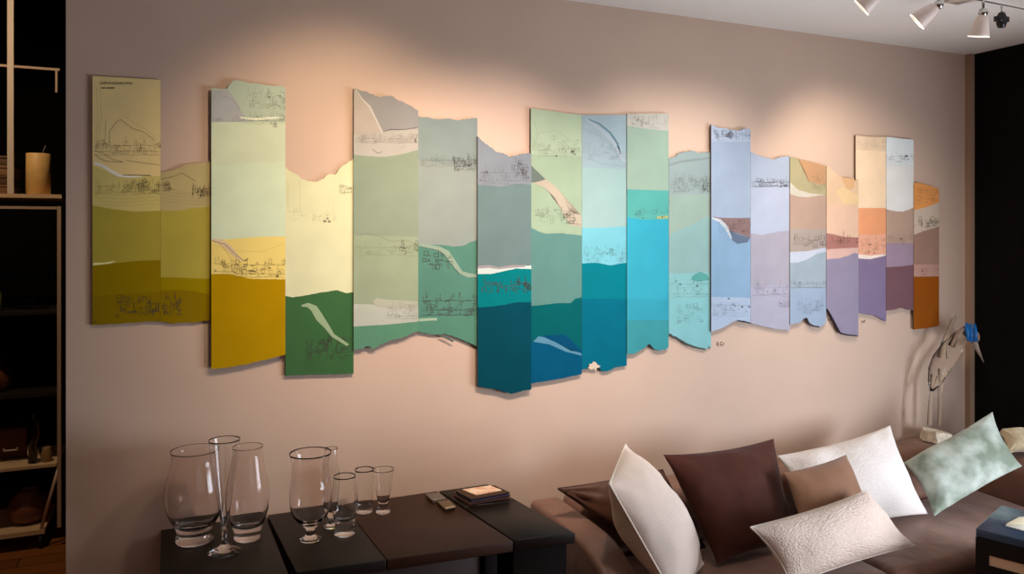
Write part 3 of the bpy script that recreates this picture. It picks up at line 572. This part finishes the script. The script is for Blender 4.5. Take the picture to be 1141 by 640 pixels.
glass('champagne_flute', 250, 616, o_, [(.0445, .345), (.0405, .31), (.0285, .22), (.0145, .13), (.005, .085), (.0, .08)], 'tall narrow clear flute standing in front of the two big vases', 'glass')
o_ = [(.032, 0), (.034, .004), (.018, .012), (.014, .03), (.024, .046), (.052, .075), (.064, .11), (.066, .15), (.06, .2), (.058, .24), (.066, .278)]
glass('goblet', 346, 602, o_, [(.0635, .278), (.0555, .24), (.0575, .2), (.0635, .15), (.0615, .11), (.049, .078), (.02, .056), (.0, .052)], 'stemmed round clear goblet on the black leaf of the middle table', 'goblet', M_glass_pink)
o_ = [(.022, 0), (.024, .004), (.012, .012), (.01, .03), (.02, .06), (.026, .12), (.028, .18), (.024, .24), (.022, .262)]
glass('champagne_flute', 369, 588, o_, [(.0205, .262), (.0225, .24), (.0262, .18), (.0242, .12), (.018, .066), (.0, .05)], 'slender clear flute just behind the stemmed goblet', 'glass')
o_ = [(.030, 0), (.033, .005), (.031, .03), (.034, .05), (.041, .085), (.042, .12), (.038, .16), (.035, .19)]
glass('drinking_glass', 384, 596, o_, [(.0335, .19), (.0363, .16), (.040, .12), (.039, .085), (.031, .055), (.0, .045)], 'footed clear tumbler with heavy base, front right of the stemmed goblet', 'glass')
o_ = [(.026, 0), (.029, .004), (.029, .02), (.030, .06), (.031, .11), (.033, .15)]
glass('drinking_glass', 406, 571, o_, [(.0315, .15), (.0295, .11), (.0285, .06), (.0265, .026), (.0, .016)], 'straight clear tumbler at the rear, left of the flared beer glass', 'glass')
o_ = [(.022, 0), (.025, .004), (.021, .016), (.016, .03), (.022, .055), (.028, .09), (.034, .13), (.037, .152)]
glass('drinking_glass', 427, 572, o_, [(.0355, .152), (.0325, .13), (.0265, .09), (.0203, .055), (.01, .04), (.0, .038)], 'small flared clear beer glass, rightmost of the glassware', 'glass')
# glass blade lying at the foot of the big vase
a, c = on_z(214, 611, TZ), on_z(246, 602, TZ)

# ------------------------------------------------------------------ small things on the tables
def slab(name, pxs, z0, h, m, label=None, cat=None, group=None, parent=None, bev=.002, ztop=True):
    zt = z0 + h
    pts = [on_z(x, y, zt if ztop else z0) for x, y in pxs]
    b = bmesh.new(); prism(b, [(p.x, p.y) for p in pts], z0, zt); o = finish(name, b, m, parent, label=label, cat=cat, group=group); return bevel(o, bev)
slab('small_box', [(474, 550.5), (482, 557.5), (497, 555.5), (489, 548.5)], TZ + .0005, .012, mat('grey_case', (120, 112, 104), .35, metal=.4), 'small grey box lying left on the brown leaf', 'box')
ph = thing('mobile_phone', on_z(497, 563, TZ + .0005), 'small bronze mobile phone lying beside the grey box', 'phone')
slab('phone_body', [(487, 559), (496, 567), (508, 564.5), (500, 557)], TZ + .0005, .011, mat('bronze_case', (120, 102, 76), .35, metal=.5), parent=ph)
slab('phone_end', [(495.5, 566), (497, 567.4), (508, 564.8), (506.6, 563.4)], TZ + .0117, .0012, mat('pale_case', (190, 176, 150), .3, metal=.5), parent=ph, bev=.0003)
M_page = mat('book_pages', (190, 160, 160), .8, noise_amt=.1, noise_scale=80)
def book(pxs, z0, h, cover, label, pages=None):
    zt = z0 + h; P = [on_z(x, y, zt) for x, y in pxs]; c = sum(P, Vector()) / 4
    t = thing('book', (c.x, c.y, z0), label, 'book', 'books stacked on the right table')
    q = [(p.x, p.y) for p in P]; qi = [((p[0] - c.x) * .96 + c.x, (p[1] - c.y) * .96 + c.y) for p in q]
    b = bmesh.new(); prism(b, q, z0, z0 + .0025); prism(b, q, zt - .0025, zt); finish('cover', b, cover, t)
    b = bmesh.new(); prism(b, qi, z0 + .0026, zt - .0026); finish('pages', b, pages or M_page, t)
book([(505.5, 549), (524, 559.5), (569, 552), (551, 542)], TZ + .0005, .014, mat('plum_cover', (120, 70, 62), .7, spec=.2), 'pinkish brown book at the bottom of the stack')
book([(507, 547), (525, 556.5), (568.5, 549), (551, 541)], TZ + .015, .012, mat('umber_cover', (74, 56, 44), .7, spec=.2), 'brown covered book with blue page edges in the middle of the stack', mat('blue_pages', (72, 78, 132), .8))
slab('greeting_card', [(515, 545.5), (530, 551.5), (559, 546.3), (546, 541)], TZ + .0275, .004, mat('cream_card', (250, 225, 195), .6, rgb2=(235, 180, 150), noise_scale=30), 'cream card lying on top of the book stack', 'card', bev=.0005)

# ------------------------------------------------------------------ sofa
M_suede = mat('brown_suede', (136, 101, 85), .44, spec=.5, noise_amt=.15, noise_scale=7, bump=.45, bump_scale=9, sheen=.15, bdist=.02)
SX0, SX1 = 1.30, 3.885
sofa = thing('sofa', ((SX0 + SX1) / 2, -.45, 0), 'long brown suede sofa against the wall under the art', 'sofa')
def soft(name, x0, x1, y0, y1, z0, z1, parent, m, bev_=.05, puff=0, seed=0, label=None, amp=.006):
    b = bmesh.new(); box(b, x0, x1, y0, y1, z0, z1)
    bmesh.ops.bevel(b, geom=list(b.edges), offset=bev_, segments=4, profile=.5, affect='EDGES')
    for ax, (lo, hi) in enumerate(((x0, x1), (y0, y1), (z0, z1))):
        n = max(1, int((hi - lo) / .07))
        for k in range(1, n):
            co = [0, 0, 0]; no = [0, 0, 0]; co[ax] = lo + (hi - lo) * k / n; no[ax] = 1
            bmesh.ops.bisect_plane(b, geom=list(b.verts) + list(b.edges) + list(b.faces), plane_co=co, plane_no=no)
    for v in b.verts:
        ux, uy = (v.co.x - x0) / (x1 - x0) * 2 - 1, (v.co.y - y0) / (y1 - y0) * 2 - 1
        if v.co.z > z1 - .03: v.co.z += puff * (1 - ux ** 4) * (1 - uy ** 4)
        nn = noise.noise(v.co * 5 + Vector((seed, 0, 0))) + .5 * noise.noise(v.co * 12)
        v.co += Vector((0, -1 if v.co.y < (y0 + y1) / 2 else 0, 1 if v.co.z > (z0 + z1) / 2 else 0)) * nn * amp
    o = finish(name, b, m, parent, True, label=label); return o
soft('base', SX0 + .135, SX1 - .005, -.74, -.005, .07, .27, sofa, M_suede, .02)
soft('backrest', SX0 + .135, SX1 - .31, -.22, -.008, .272, .615, sofa, M_suede, .045)
soft('seat_cushion', SX0 + .14, 2.42, -.785, -.225, .26, .405, sofa, M_suede, .045, .012, 3, amp=.012)
soft('seat_cushion', 2.425, SX1 - .315, -.785, -.225, .26, .405, sofa, M_suede, .045, .012, 7, amp=.012)
soft('arm', SX1 - .305, SX1 - .005, -.84, -.008, .272, .60, sofa, M_suede, .07)
# left arm: rounded at its front, extruded from its side profile
def arm_profile():
    p = [(-.012, .07), (-.012, .592), (-.30, .590)]
    for k in range(10):
        a = math.radians(86 - 9.5 * k); p.append((-.38 - .32 * math.cos(a), .30 + .286 * math.sin(a)))
    return p + [(-.70, .07)]
b = bmesh.new(); pr = arm_profile(); AW = .13
A0 = [b.verts.new((SX0, y, z)) for y, z in pr]; A1 = [b.verts.new((SX0 + AW, y, z)) for y, z in pr]
b.faces.new(A0); b.faces.new(A1[::-1])
for i in range(len(pr)): b.faces.new((A0[i], A1[i], A1[(i + 1) % len(pr)], A0[(i + 1) % len(pr)]))
o = bevel(finish('arm', b, M_suede, sofa), .022, 4)
for x, y in ((SX0 + .08, -.68), (SX1 - .08, -.68), (SX0 + .08, -.08), (SX1 - .08, -.08)):
    b = bmesh.new(); lathe(b, [(0, 0), (.018, 0), (.026, .075), (0, .075)], x, y, 0, 16); finish('leg', b, M_under, sofa, True)

# ------------------------------------------------------------------ cushions
def cushion(name, C, T, m, label, cat='cushion', bow=.07, n=26, wr=.006, seed=0, piping=None, pinch=.42, group='cushions on the sofa', pw=.004):
    """C = corners TL, TR, BR, BL in the room"""
    TL, TR, BR, BL = C; ctr = sum(C, Vector()) / 4
    N = (TR - TL).cross(BL - TL).normalized()
    if N.dot(CAM - ctr) < 0: N = -N
    b = bmesh.new(); uv = b.loops.layers.uv.new('uv')
    def pos(u, v, side):
        uu = u * (1 - bow * (1 - v * v) * abs(u) ** 3); vv = v * (1 - bow * (1 - u * u) * abs(v) ** 3)
        a, c = (uu + 1) / 2, (vv + 1) / 2
        p = TL.lerp(TR, a).lerp(BL.lerp(BR, a), c)
        h = max(0, (1 - u * u) * (1 - v * v)) ** pinch
        q = p + N * side * T / 2 * h
        w_ = noise.noise(q * 7 + Vector((seed, seed, 0))) * wr * 1.6 + noise.noise(q * 18 + Vector((seed, 0, 0))) * wr * .6
        # gathers running in from the corners
        w_ += wr * 1.2 * math.sin(9 * math.atan2(v - (1 if v > 0 else -1), u - (1 if u > 0 else -1))) * (abs(u * v) ** 2.2)
        return q + N * side * w_ * min(1, h * 2.2)
    G = {}
    for sd in (1, -1):
        for i in range(n + 1):
            for j in range(n + 1):
                edge = i in (0, n) or j in (0, n)
                if sd == -1 and edge: G[sd, i, j] = G[1, i, j]; continue
                t1 = math.sin((i / n - .5) * math.pi) ; t2 = math.sin((j / n - .5) * math.pi)
                G[sd, i, j] = (b.verts.new(pos(t1, t2, sd)), (i / n, j / n))
    for sd in (1, -1):
        for i in range(n):
            for j in range(n):
                q = [G[sd, i, j], G[sd, i + 1, j], G[sd, i + 1, j + 1], G[sd, i, j + 1]]
                f = b.faces.new([x[0] for x in (q if sd == 1 else q[::-1])])
                for l, x in zip(f.loops, (q if sd == 1 else q[::-1])): l[uv].uv = x[1]
    if piping:
        t = thing(name, (ctr.x, ctr.y, min(p.z for p in C)), label, cat, group)
        o = finish('cover', b, m, t, True)
        ring = [G[1, i, 0][0] for i in range(0)]
        pts = [pos(math.sin((i / n - .5) * math.pi), -1, 1) for i in range(n + 1)] + [pos(1, math.sin((j / n - .5) * math.pi), 1) for j in range(1, n + 1)] + \
              [pos(math.sin((.5 - i / n) * math.pi), 1, 1) for i in range(1, n + 1)] + [pos(-1, math.sin((.5 - j / n) * math.pi), 1) for j in range(1, n + 1)]
        pb = bmesh.new(); tube(pb, pts, pw, 8, False); finish('piping', pb, piping, t, True)
        return t
    o = finish(name, b, m, None, True, label, cat, group)
    o.data.transform(Matrix.Translation(-ctr)); o.location = ctr
    return o
def Y4(*a): return [on_y(x, y, d) for x, y, d in a]
M_velvet = mat('dark_brown_velvet', (76, 41, 32), .75, spec=.15, sheen=.12, noise_amt=.12, noise_scale=10, bump=.1, bump_scale=300, bdist=.002)
M_pipe_dark = mat('dark_brown_piping', (70, 42, 34), .7)
M_taupe = mat('brown_satin', (98, 66, 50), .42, spec=.45, noise_amt=.2, noise_scale=8, bump=.15, bump_scale=20)
M_rib = mat('ribbed_cream_knit', (236, 218, 204), .85, spec=.15, kind='rib', bump=.4, bump_scale=34, bdist=.004)
M_white = mat('white_cotton', (238, 228, 220), .9, spec=.1, kind='boucle', bump=.5, bump_scale=60, bdist=.003)
M_boucle = mat('cream_boucle', (238, 216, 200), .9, spec=.12, kind='boucle', bump=.7, bump_scale=70, bdist=.004)
M_tan = mat('tan_velvet', (146, 106, 80), .7, spec=.2, sheen=.4, noise_amt=.08, noise_scale=6)
M_sage = mat('pale_sage_velvet', (204, 214, 202), .6, spec=.25, rgb2=(138, 150, 132), noise_scale=9, bump=.1, bump_scale=12)
M_creampipe = mat('cream_piping', (226, 212, 198), .8)

def V(*a): return Vector(a)
cushion('sofa_cushion', [on_y(622, 545, -.26), on_y(738, 524, -.25), V(1.88, -.37, .44), V(1.64, -.37, .44)], .11, M_taupe, 'brown satin cushion slumped behind the ribbed white one at the left arm', piping=M_pipe_dark, seed=2, wr=.022, bow=.04)
cushion('sofa_cushion', Y4((697, 496, -.36), (783, 628, -.50), (752, 668, -.70), (679, 540, -.62)), .21, M_rib, 'cream ribbed cushion seen edge on at the left end of the sofa', piping=M_creampipe, seed=5, bow=.0, pinch=.6, wr=.01)
cushion('sofa_cushion', Y4((739, 507, -.34), (862, 489, -.28)) + [V(2.25, -.46, .43), V(1.84, -.50, .43)], .19, M_velvet, 'large dark brown velvet cushion between the ribbed cream one and the small tan one', seed=9, bow=.08, pinch=.55, wr=.009)
cushion('sofa_cushion', Y4((866, 508, -.25), (992, 474, -.23)) + [V(2.985, -.47, .44), V(2.36, -.47, .44)], .18, M_white, 'large white cushion leaning on the back behind the small tan one', seed=12, bow=.09, pinch=.6, wr=.012)
cushion('sofa_cushion', Y4((873, 527, -.48), (943, 507, -.45), (970, 572, -.58), (893, 590, -.59)), .12, M_tan, 'small tan velvet cushion between the white and dark brown ones', seed=15, bow=.07, pinch=.6)
cushion('sofa_cushion', Y4((836, 588, -.74), (966, 547, -.64), (1019, 608, -.70), (880, 652, -.84)), .17, M_boucle, 'oblong cream textured cushion lying in front on the seat', seed=19, bow=.08, piping=M_creampipe, pw=.003, pinch=.6, wr=.01)
cushion('sofa_cushion', Y4((1006, 516, -.28), (1106, 459, -.42), (1139, 520, -.57)) + [V(2.98, -.50, .44)], .16, M_sage, 'mottled pale green velvet cushion near the right arm', seed=23, bow=.09, pinch=.6, wr=.014)
cushion('sofa_cushion', Y4((1117, 478, -.38), (1152, 474, -.40), (1152, 505, -.46), (1121, 506, -.43)), .12, mat('cream_plush', (226, 208, 170), .9, sheen=.4, bump=.5, bump_scale=60), 'crumpled cream plush cushion at the right edge on the sofa arm', seed=29, bow=.12, wr=.03)

# ------------------------------------------------------------------ clear glass bird statue on the sofa back
M_ice = mat('bubbled_glass', (255, 252, 246), .12, trans=1, ior=1.18, bump=.4, bump_scale=25)
M_blue = mat('blue_glass', (30, 130, 215), .1, trans=.35)
ST = -.13
def S(px, py, dy=0): return on_y(px, py, ST + dy)
st = thing('bird_sculpture', S(1046, 484), 'clear glass heron sculpture with a blue crest on the sofa back', 'sculpture')
b = bmesh.new(); q = S(1046, 484); zb = .622
top = [(-.075, -.05), (.05, -.06), (.075, -.03), (.07, .045), (-.06, .06), (-.085, .02)]
lo = [b.verts.new((q.x + x, ST + y, zb)) for x, y in top]; rnd = random.Random(3)
hi = [b.verts.new((q.x + x * .8 - .012, ST + y * .8, zb + .045 + rnd.uniform(-.006, .012) + (-.012 if x > 0 else .01))) for x, y in top]
b.faces.new(lo[::-1]); b.faces.new(hi)
for i in range(6): b.faces.new((lo[i], lo[(i + 1) % 6], hi[(i + 1) % 6], hi[i]))
finish('rock_base', b, mat('white_rock', (225, 212, 190), .7, noise_amt=.15, noise_scale=40, bump=.6, bump_scale=50), st)
b = bmesh.new(); tube(b, [S(1047, 474), S(1047, 450), S(1047.5, 430), S(1050, 412)], [.010, .009, .011, .02], 10); finish('leg', b, M_ice, st, True)
b = bmesh.new(); tube(b, [S(1036, 474), S(1036, 452), S(1038, 432), S(1041, 418)], [.012, .008, .008, .014], 10); finish('leg', b, M_ice, st, True)
b = bmesh.new(); tube(b, [S(1038, 436), S(1041, 426), S(1045, 414), S(1051, 402), S(1058, 392), S(1065, 382), S(1072, 374), S(1077, 368)], [.008, .03, .045, .052, .05, .042, .032, .024], 18); finish('body', b, M_ice, st, True)
b = bmesh.new(); tube(b, [S(1050, 400, .02), S(1051, 385, .02), S(1058, 368, .02), S(1063, 356, .02), S(1065, 352, .02)], [.018, .014, .012, .010, .005], 10); finish('wing', b, M_ice, st, True)
b = bmesh.new(); tube(b, [S(1060, 386, -.02), S(1066, 372, -.02), S(1073, 366, -.02)], [.016, .010, .006], 10); finish('wing', b, M_ice, st, True)
b = bmesh.new(); tube(b, [S(1076, 376), S(1080, 372), S(1086, 374), S(1089, 380)], [.022, .028, .026, .012], 14); finish('head', b, M_ice, st, True)
b = bmesh.new()
for x0, y0 in ((1077, 360), (1081, 361), (1086, 361)): tube(b, [S(x0, y0, -.012), S(x0 + .6, y0 + 8, -.02), S(x0 + 1, y0 + 20, -.026)], [.006, .011, .010], 8)
finish('crest', b, M_blue, st, True, label='blue glass crest')
b = bmesh.new(); tube(b, [S(1085, 380), S(1090, 391), S(1096, 404)], [.016, .009, .002], 8); finish('beak', b, mat('milky_beak', (225, 205, 185), .2, trans=.4), st, True)

# ------------------------------------------------------------------ black side table at the lower right, with papers
sz = .59
k = on_z(1087, 589, sz); k2 = on_z(1141, 602, sz); kb = on_z(1112, 577, sz)
dv = (k2 - k).normalized(); nv = Vector((-dv.y, dv.x, 0)); nv = nv if nv.dot(FW) > 0 else -nv
W_, D_ = .46, .34
C0 = k; C1 = k + dv * W_; C2 = C1 + nv * D_; C3 = C0 + nv * D_
tb = thing('side_table', ((C0.x + C2.x) / 2, (C0.y + C2.y) / 2, 0), 'black box side table with a slot handle in front of the sofa', 'side table')
M_tab = mat('sky_reflection_lacquer', (66, 84, 108), .2, spec=.6); M_tabs = mat('black_side', (16, 14, 15), .5)  # black top; its sky reflection is painted in as a blue base colour
b = bmesh.new(); prism(b, [(p.x, p.y) for p in (C0, C1, C2, C3)], sz - .03, sz); bevel(finish('table_top', b, M_tab, tb), .004)
th = .018
def wallp(b, A, B, z0, z1):     # upright board from A to B, inner side towards the box centre
    d = (B - A).normalized(); n_ = Vector((-d.y, d.x, 0)); cc = (C0 + C2) / 2
    if n_.dot(cc - A) < 0: n_ = -n_
    prism(b, [(A.x, A.y), (B.x, B.y), ((B + n_ * th).x, (B + n_ * th).y), ((A + n_ * th).x, (A + n_ * th).y)], z0, z1)
z1 = sz - .031; hs0, hs1 = .468, .505
b = bmesh.new(); wallp(b, C0, C1, hs1, z1); wallp(b, C0, C1, .03, hs0); wallp(b, C0, C0 + dv * .04, hs0, hs1); wallp(b, C1 - dv * .07, C1, hs0, hs1); finish('front_board', b, M_tabs, tb)
b = bmesh.new(); A_, B_ = C0 + dv * .042 + nv * .004, C1 - dv * .072 + nv * .004; prism(b, [(A_.x, A_.y), (B_.x, B_.y), ((B_ + nv * .012).x, (B_ + nv * .012).y), ((A_ + nv * .012).x, (A_ + nv * .012).y)], hs0 + .0005, hs1 - .0005)  # this handle is a pale inlay standing in for the slot's lit interior
finish('handle', b, mat('lit_slot_inlay', (245, 208, 172), .6), tb, label='pale slot inlay painted as the lit interior')
b = bmesh.new(); wallp(b, C1 + nv * .019, C2 - nv * .019, .03, z1); finish('side_board', b, M_tabs, tb)
b = bmesh.new(); wallp(b, C3 - nv * .019, C0 + nv * .019, .03, z1); finish('side_board', b, M_tabs, tb)
b = bmesh.new(); wallp(b, C2, C3, .03, z1); finish('rear_board', b, mat('pale_inner_board', (214, 170, 130), .6), tb)
for p in (C0, C1, C2, C3):
    q = p.lerp((C0 + C2) / 2, .12); b = bmesh.new(); box(b, q.x - .015, q.x + .015, q.y - .015, q.y + .015, 0, .03); finish('foot', b, M_tabs, tb)
M_paper = mat('white_paper', (238, 236, 226), .8)
for i, (pp, lb) in enumerate(((((1120, 586), (1150, 594), (1160, 582), (1136, 576)), 'lower white sheet of paper on the black side table'), (((1121, 584), (1146, 585), (1152, 574), (1134, 577)), 'upper cream sheet of paper on the black side table'))):
    slab('paper_sheet', pp, sz + .0006 + i * .004, .003, M_paper if i == 0 else mat('cream_paper', (240, 228, 196), .8), lb, 'paper', 'papers on the side table', bev=.0003)

# ------------------------------------------------------------------ dark back room with the wheeled shelf rack
RY = 1.9
def Rk(px, py, dy=0): return on_y(px, py, RY + dy)
M_rail = mat('pale_steel', (205, 175, 150), .4, metal=.3); M_shelf = mat('dark_shelf', (30, 22, 18), .5); M_shelf_edge = mat('pale_wood_edge', (215, 180, 140), .5)
xr = Rk(69, 300).x; xl = xr - 1.35; DP = .42
zs = [Rk(68, 217).z, Rk(68, 346).z, Rk(68, 437).z, Rk(66, 516).z]
rk = thing('shelf_rack', (xr - .6, RY + DP / 2, 0), 'dark shelving rack on wheels with pale metal edges in the back room', 'shelf')
zt = Rk(68, 78).z
def rail(nm, pts, r=.008, m=M_rail):
    b = bmesh.new(); tube(b, pts, r, 8); return finish(nm, b, m, rk, True)
for x in (xl, xr - .012):
    for y in (RY, RY + DP):
        b = bmesh.new(); box(b, x - .009, x + .009, y - .009, y + .009, .10, 2.3 if x == xl else Rk(68, 231).z + .004); finish('post', b, M_rail, rk)
xm = Rk(12, 100).x
b = bmesh.new(); box(b, xm - .014, xm + .014, RY - .01, RY + .01, zs[0] + .001, CEIL2 - .02); finish('divider', b, mat('white_post', (225, 205, 185), .4), rk)
b = bmesh.new(); box(b, xl, xr - .01, RY - .006, RY + .006, zt - .006, zt + .006); finish('rail', b, M_rail, rk)
b = bmesh.new(); box(b, xr - .03, xr - .02, RY - .006, RY + .006, zt - .12, zt - .006); finish('rail', b, M_rail, rk)
zf = Rk(68, 232).z; b = bmesh.new(); box(b, xl + .01, xr - .022, RY - .009, RY + .009, zf - .007, zf + .007); finish('rail', b, M_rail, rk)
b = bmesh.new(); box(b, xl, xr, RY - .012, RY + DP, zs[0] - .02, zs[0]); finish('shelf_board', b, M_shelf_edge, rk)
for z in zs[1:3]:
    b = bmesh.new(); box(b, xl + .012, xr - .024, RY + .012, RY + DP - .012, z - .02, z); finish('shelf_board', b, M_shelf, rk)
z = zs[3]; b = bmesh.new(); box(b, xl + .012, xr - .024, RY - .009, RY + DP - .012, z - .015, z); finish('shelf_board', b, M_shelf_edge, rk)
zb2 = Rk(48, 592).z; xb = Rk(50, 590).x
b = bmesh.new(); box(b, xl, xb, RY - .01, RY + DP, zb2 - .012, zb2 + .012); finish('shelf_board', b, M_shelf_edge, rk)
rail('brace', [(xr - .012, RY, z - .01), (xb - .02, RY, zb2)], .008)
for x in (xb - .02, xl + .05):
    for y in (RY + .02, RY + DP - .03):
        w_ = bmesh.new(); lathe(w_, [(0, -.012), (.03, -.012), (.036, -.006), (.036, .006), (.03, .012), (0, .012)], 0, 0, 0, 24, Matrix.Translation((x, y, .037)) @ Matrix.Rotation(math.pi / 2, 4, 'Y'))
        box(w_, x - .02, x - .014, y - .01, y + .01, .03, zb2 - .012); box(w_, x + .014, x + .02, y - .01, y + .01, .03, zb2 - .012); finish('caster', w_, mat('black_rubber', (18, 16, 15), .6), rk, True)
# things on the rack
cz = zs[0] + .0005; c = Rk(38.5, 214); rc = (Rk(53, 200).x - Rk(24, 200).x) / 2; hc = Rk(38, 169).z - cz
cn = thing('pillar_candle', (c.x, RY + .12, cz), 'thick beige pillar candle on the top shelf', 'candle')
b = bmesh.new(); lathe(b, [(0, 0), (rc - .004, 0), (rc, .004), (rc, hc - .004), (rc - .004, hc), (rc - .012, hc - .003), (0, hc - .006)], c.x, RY + .12, cz, 40); finish('wax', b, mat('beige_wax', (225, 180, 110), .5, noise_amt=.05), cn, True)
b = bmesh.new(); tube(b, [(c.x + .02, RY + .12, cz + hc - .006), (c.x + .025, RY + .12, cz + hc + .02), (c.x + .035, RY + .12, cz + hc + .045)], .0025, 6); finish('wick', b, mat('wick_black', (120, 100, 80), .8), cn, True)
bx1 = Rk(9, 200).x; zz = cz
for i, (h, col, lb) in enumerate(((.05, (120, 82, 52), 'lowest brown box in the pile behind the white post'), (.045, (92, 62, 42), 'dark brown box second from the bottom of the pile behind the white post'), (.055, (140, 100, 66), 'second tan box from the top of the pile behind the white post'), (.05, (104, 74, 50), 'topmost brown box of the pile behind the white post'))):
    t = thing('storage_box', (bx1 - .15, RY + .2, zz), lb, 'box', 'boxes piled on the top shelf')
    b = bmesh.new(); box(b, bx1 - .3, bx1 - .004 * (i % 2), RY + .06, RY + .34, zz, zz + h * .7); m_ = mat('box_card_%d' % i, col, .7); bevel(finish('box_body', b, m_, t), .003)
    b = bmesh.new(); box(b, bx1 - .303, bx1 + .003 - .004 * (i % 2), RY + .057, RY + .343, zz + h * .7 + .0004, zz + h - .001); bevel(finish('lid', b, m_, t), .003); zz += h
# glass dish, green bottle and small vessels lower down
b = bmesh.new(); z = zs[1]; c = Rk(30, 346); lathe(b, [(0, 0), (.07, 0), (.12, .02), (.155, .06), (.15, .06), (.115, .024), (.068, .006), (0, .006)], 0, 0, 0, 40)
o = finish('glass_bowl', b, M_glass, None, True, 'wide clear glass bowl on the second shelf', 'bowl'); o.location = (c.x, RY + .19, z + .001)
b = bmesh.new(); c = Rk(4, 346); lathe(b, [(0, 0), (.04, 0), (.042, .01), (.042, .09), (.03, .11), (.016, .12), (.014, .15), (0, .15)], 0, 0, 0, 28)
o = finish('green_jar', b, mat('green_glaze', (120, 120, 60), .3), None, True, 'small olive green jar at the left end of the second shelf', 'jar'); o.location = (c.x - .06, RY + .055, z + .001)
b = bmesh.new(); c = Rk(24, 310); lathe(b, [(0, .0), (.2, .0), (.21, .02), (.2, .1), (.15, .2), (.08, .26), (0, .28)], 0, 0, 0, 40)
z3 = zs[2]
o = finish('wicker_dome', b, mat('reddish_wicker', (110, 58, 34), .7, noise_amt=.3, noise_scale=30, bump=.6, bump_scale=50), None, True, 'domed reddish brown basket on the third shelf', 'basket'); o.location = (xr - .42, RY + .22, z3 + .001)
o.scale = (.8, .8, .8)
z4 = zs[3]; c = Rk(50, 512)
b = bmesh.new(); lathe(b, [(0, 0), (.022, 0), (.026, .006), (.026, .05), (.02, .062), (.02, .075), (.017, .075), (.017, .06), (.022, .048), (.022, .008), (0, .006)], 0, 0, 0, 28)
o = finish('glass_jar', b, mat('amber_glass', (205, 170, 120), .1, trans=.6), None, True, 'small amber glass jar on the fourth shelf', 'jar'); o.location = (c.x, RY + .06, z4 + .001)
b = bmesh.new(); tube(b, [(0, 0, .0), (0, 0, .02), (-.012, 0, .08), (.012, 0, .15), (.008, 0, .21), (-.008, 0, .25)], [.03, .03, .02, .012, .011, .011], 16)
c = Rk(36, 512); o = finish('glass_decanter', b, M_glass, None, True, 'tall curved glass decanter on the fourth shelf', 'decanter'); o.location = (c.x, RY + .06, z4 + .001)
b = bmesh.new(); box(b, -.09, .09, -.08, .08, 0, .16); c = Rk(8, 512)
t = thing('wooden_box', (c.x - .03, RY + .27, z4 + .001), 'reddish brown wooden box at the left of the fourth shelf', 'box')
b.transform(Matrix.Translation(t.location)); bevel(finish('box_body', b, mat('red_wood', (96, 46, 30), .5), t), .006)
b = bmesh.new(); tube(b, [(c.x - .03, RY + .095, z4 + .08), (c.x - .03, RY + .085, z4 + .07), (c.x + .03, RY + .085, z4 + .07), (c.x + .03, RY + .095, z4 + .08)], .004, 6); finish('handle', b, M_rail, t, True)
b = bmesh.new(); lathe(b, [(0, 0), (.06, 0), (.09, .03), (.1, .08), (.08, .13), (.05, .15), (.05, .17), (.045, .17), (.045, .148), (.07, .13), (.09, .08), (.08, .035), (0, .01)], 0, 0, 0, 32)
c = Rk(26, 590); o = finish('clay_pot', b, mat('brown_clay', (120, 72, 48), .35), None, True, 'rounded brown pot on the bottom shelf of the rack', 'pot'); o.location = (c.x, RY + .15, zb2 + .013)
# unseen lamp added to brighten the rack and candle in the back room
t = thing('ceiling_lamp', (-1.1, .9, CEIL2), 'small round unseen lamp added to brighten the back room', 'lamp')
b = bmesh.new(); lathe(b, [(0, 0), (.07, 0), (.07, -.02), (.06, -.03), (0, -.03)], -1.1, .9, CEIL2 - .0005, 28); finish('lamp_base', b, M_chrome, t, True)
l = bpy.data.lights.new('lamp', 'SPOT'); l.energy = 85; l.color = (1, .76, .5); l.spot_size = math.radians(100); l.spot_blend = 1; l.shadow_soft_size = .05
o = bpy.data.objects.new('rack_fill_light', l); COL.objects.link(o); o.location = (-1.1, .9, CEIL2 - .06); o.rotation_euler = (math.radians(25), 0, math.radians(-12))
o.parent = t; o.matrix_parent_inverse = Matrix.Translation(-t.location)
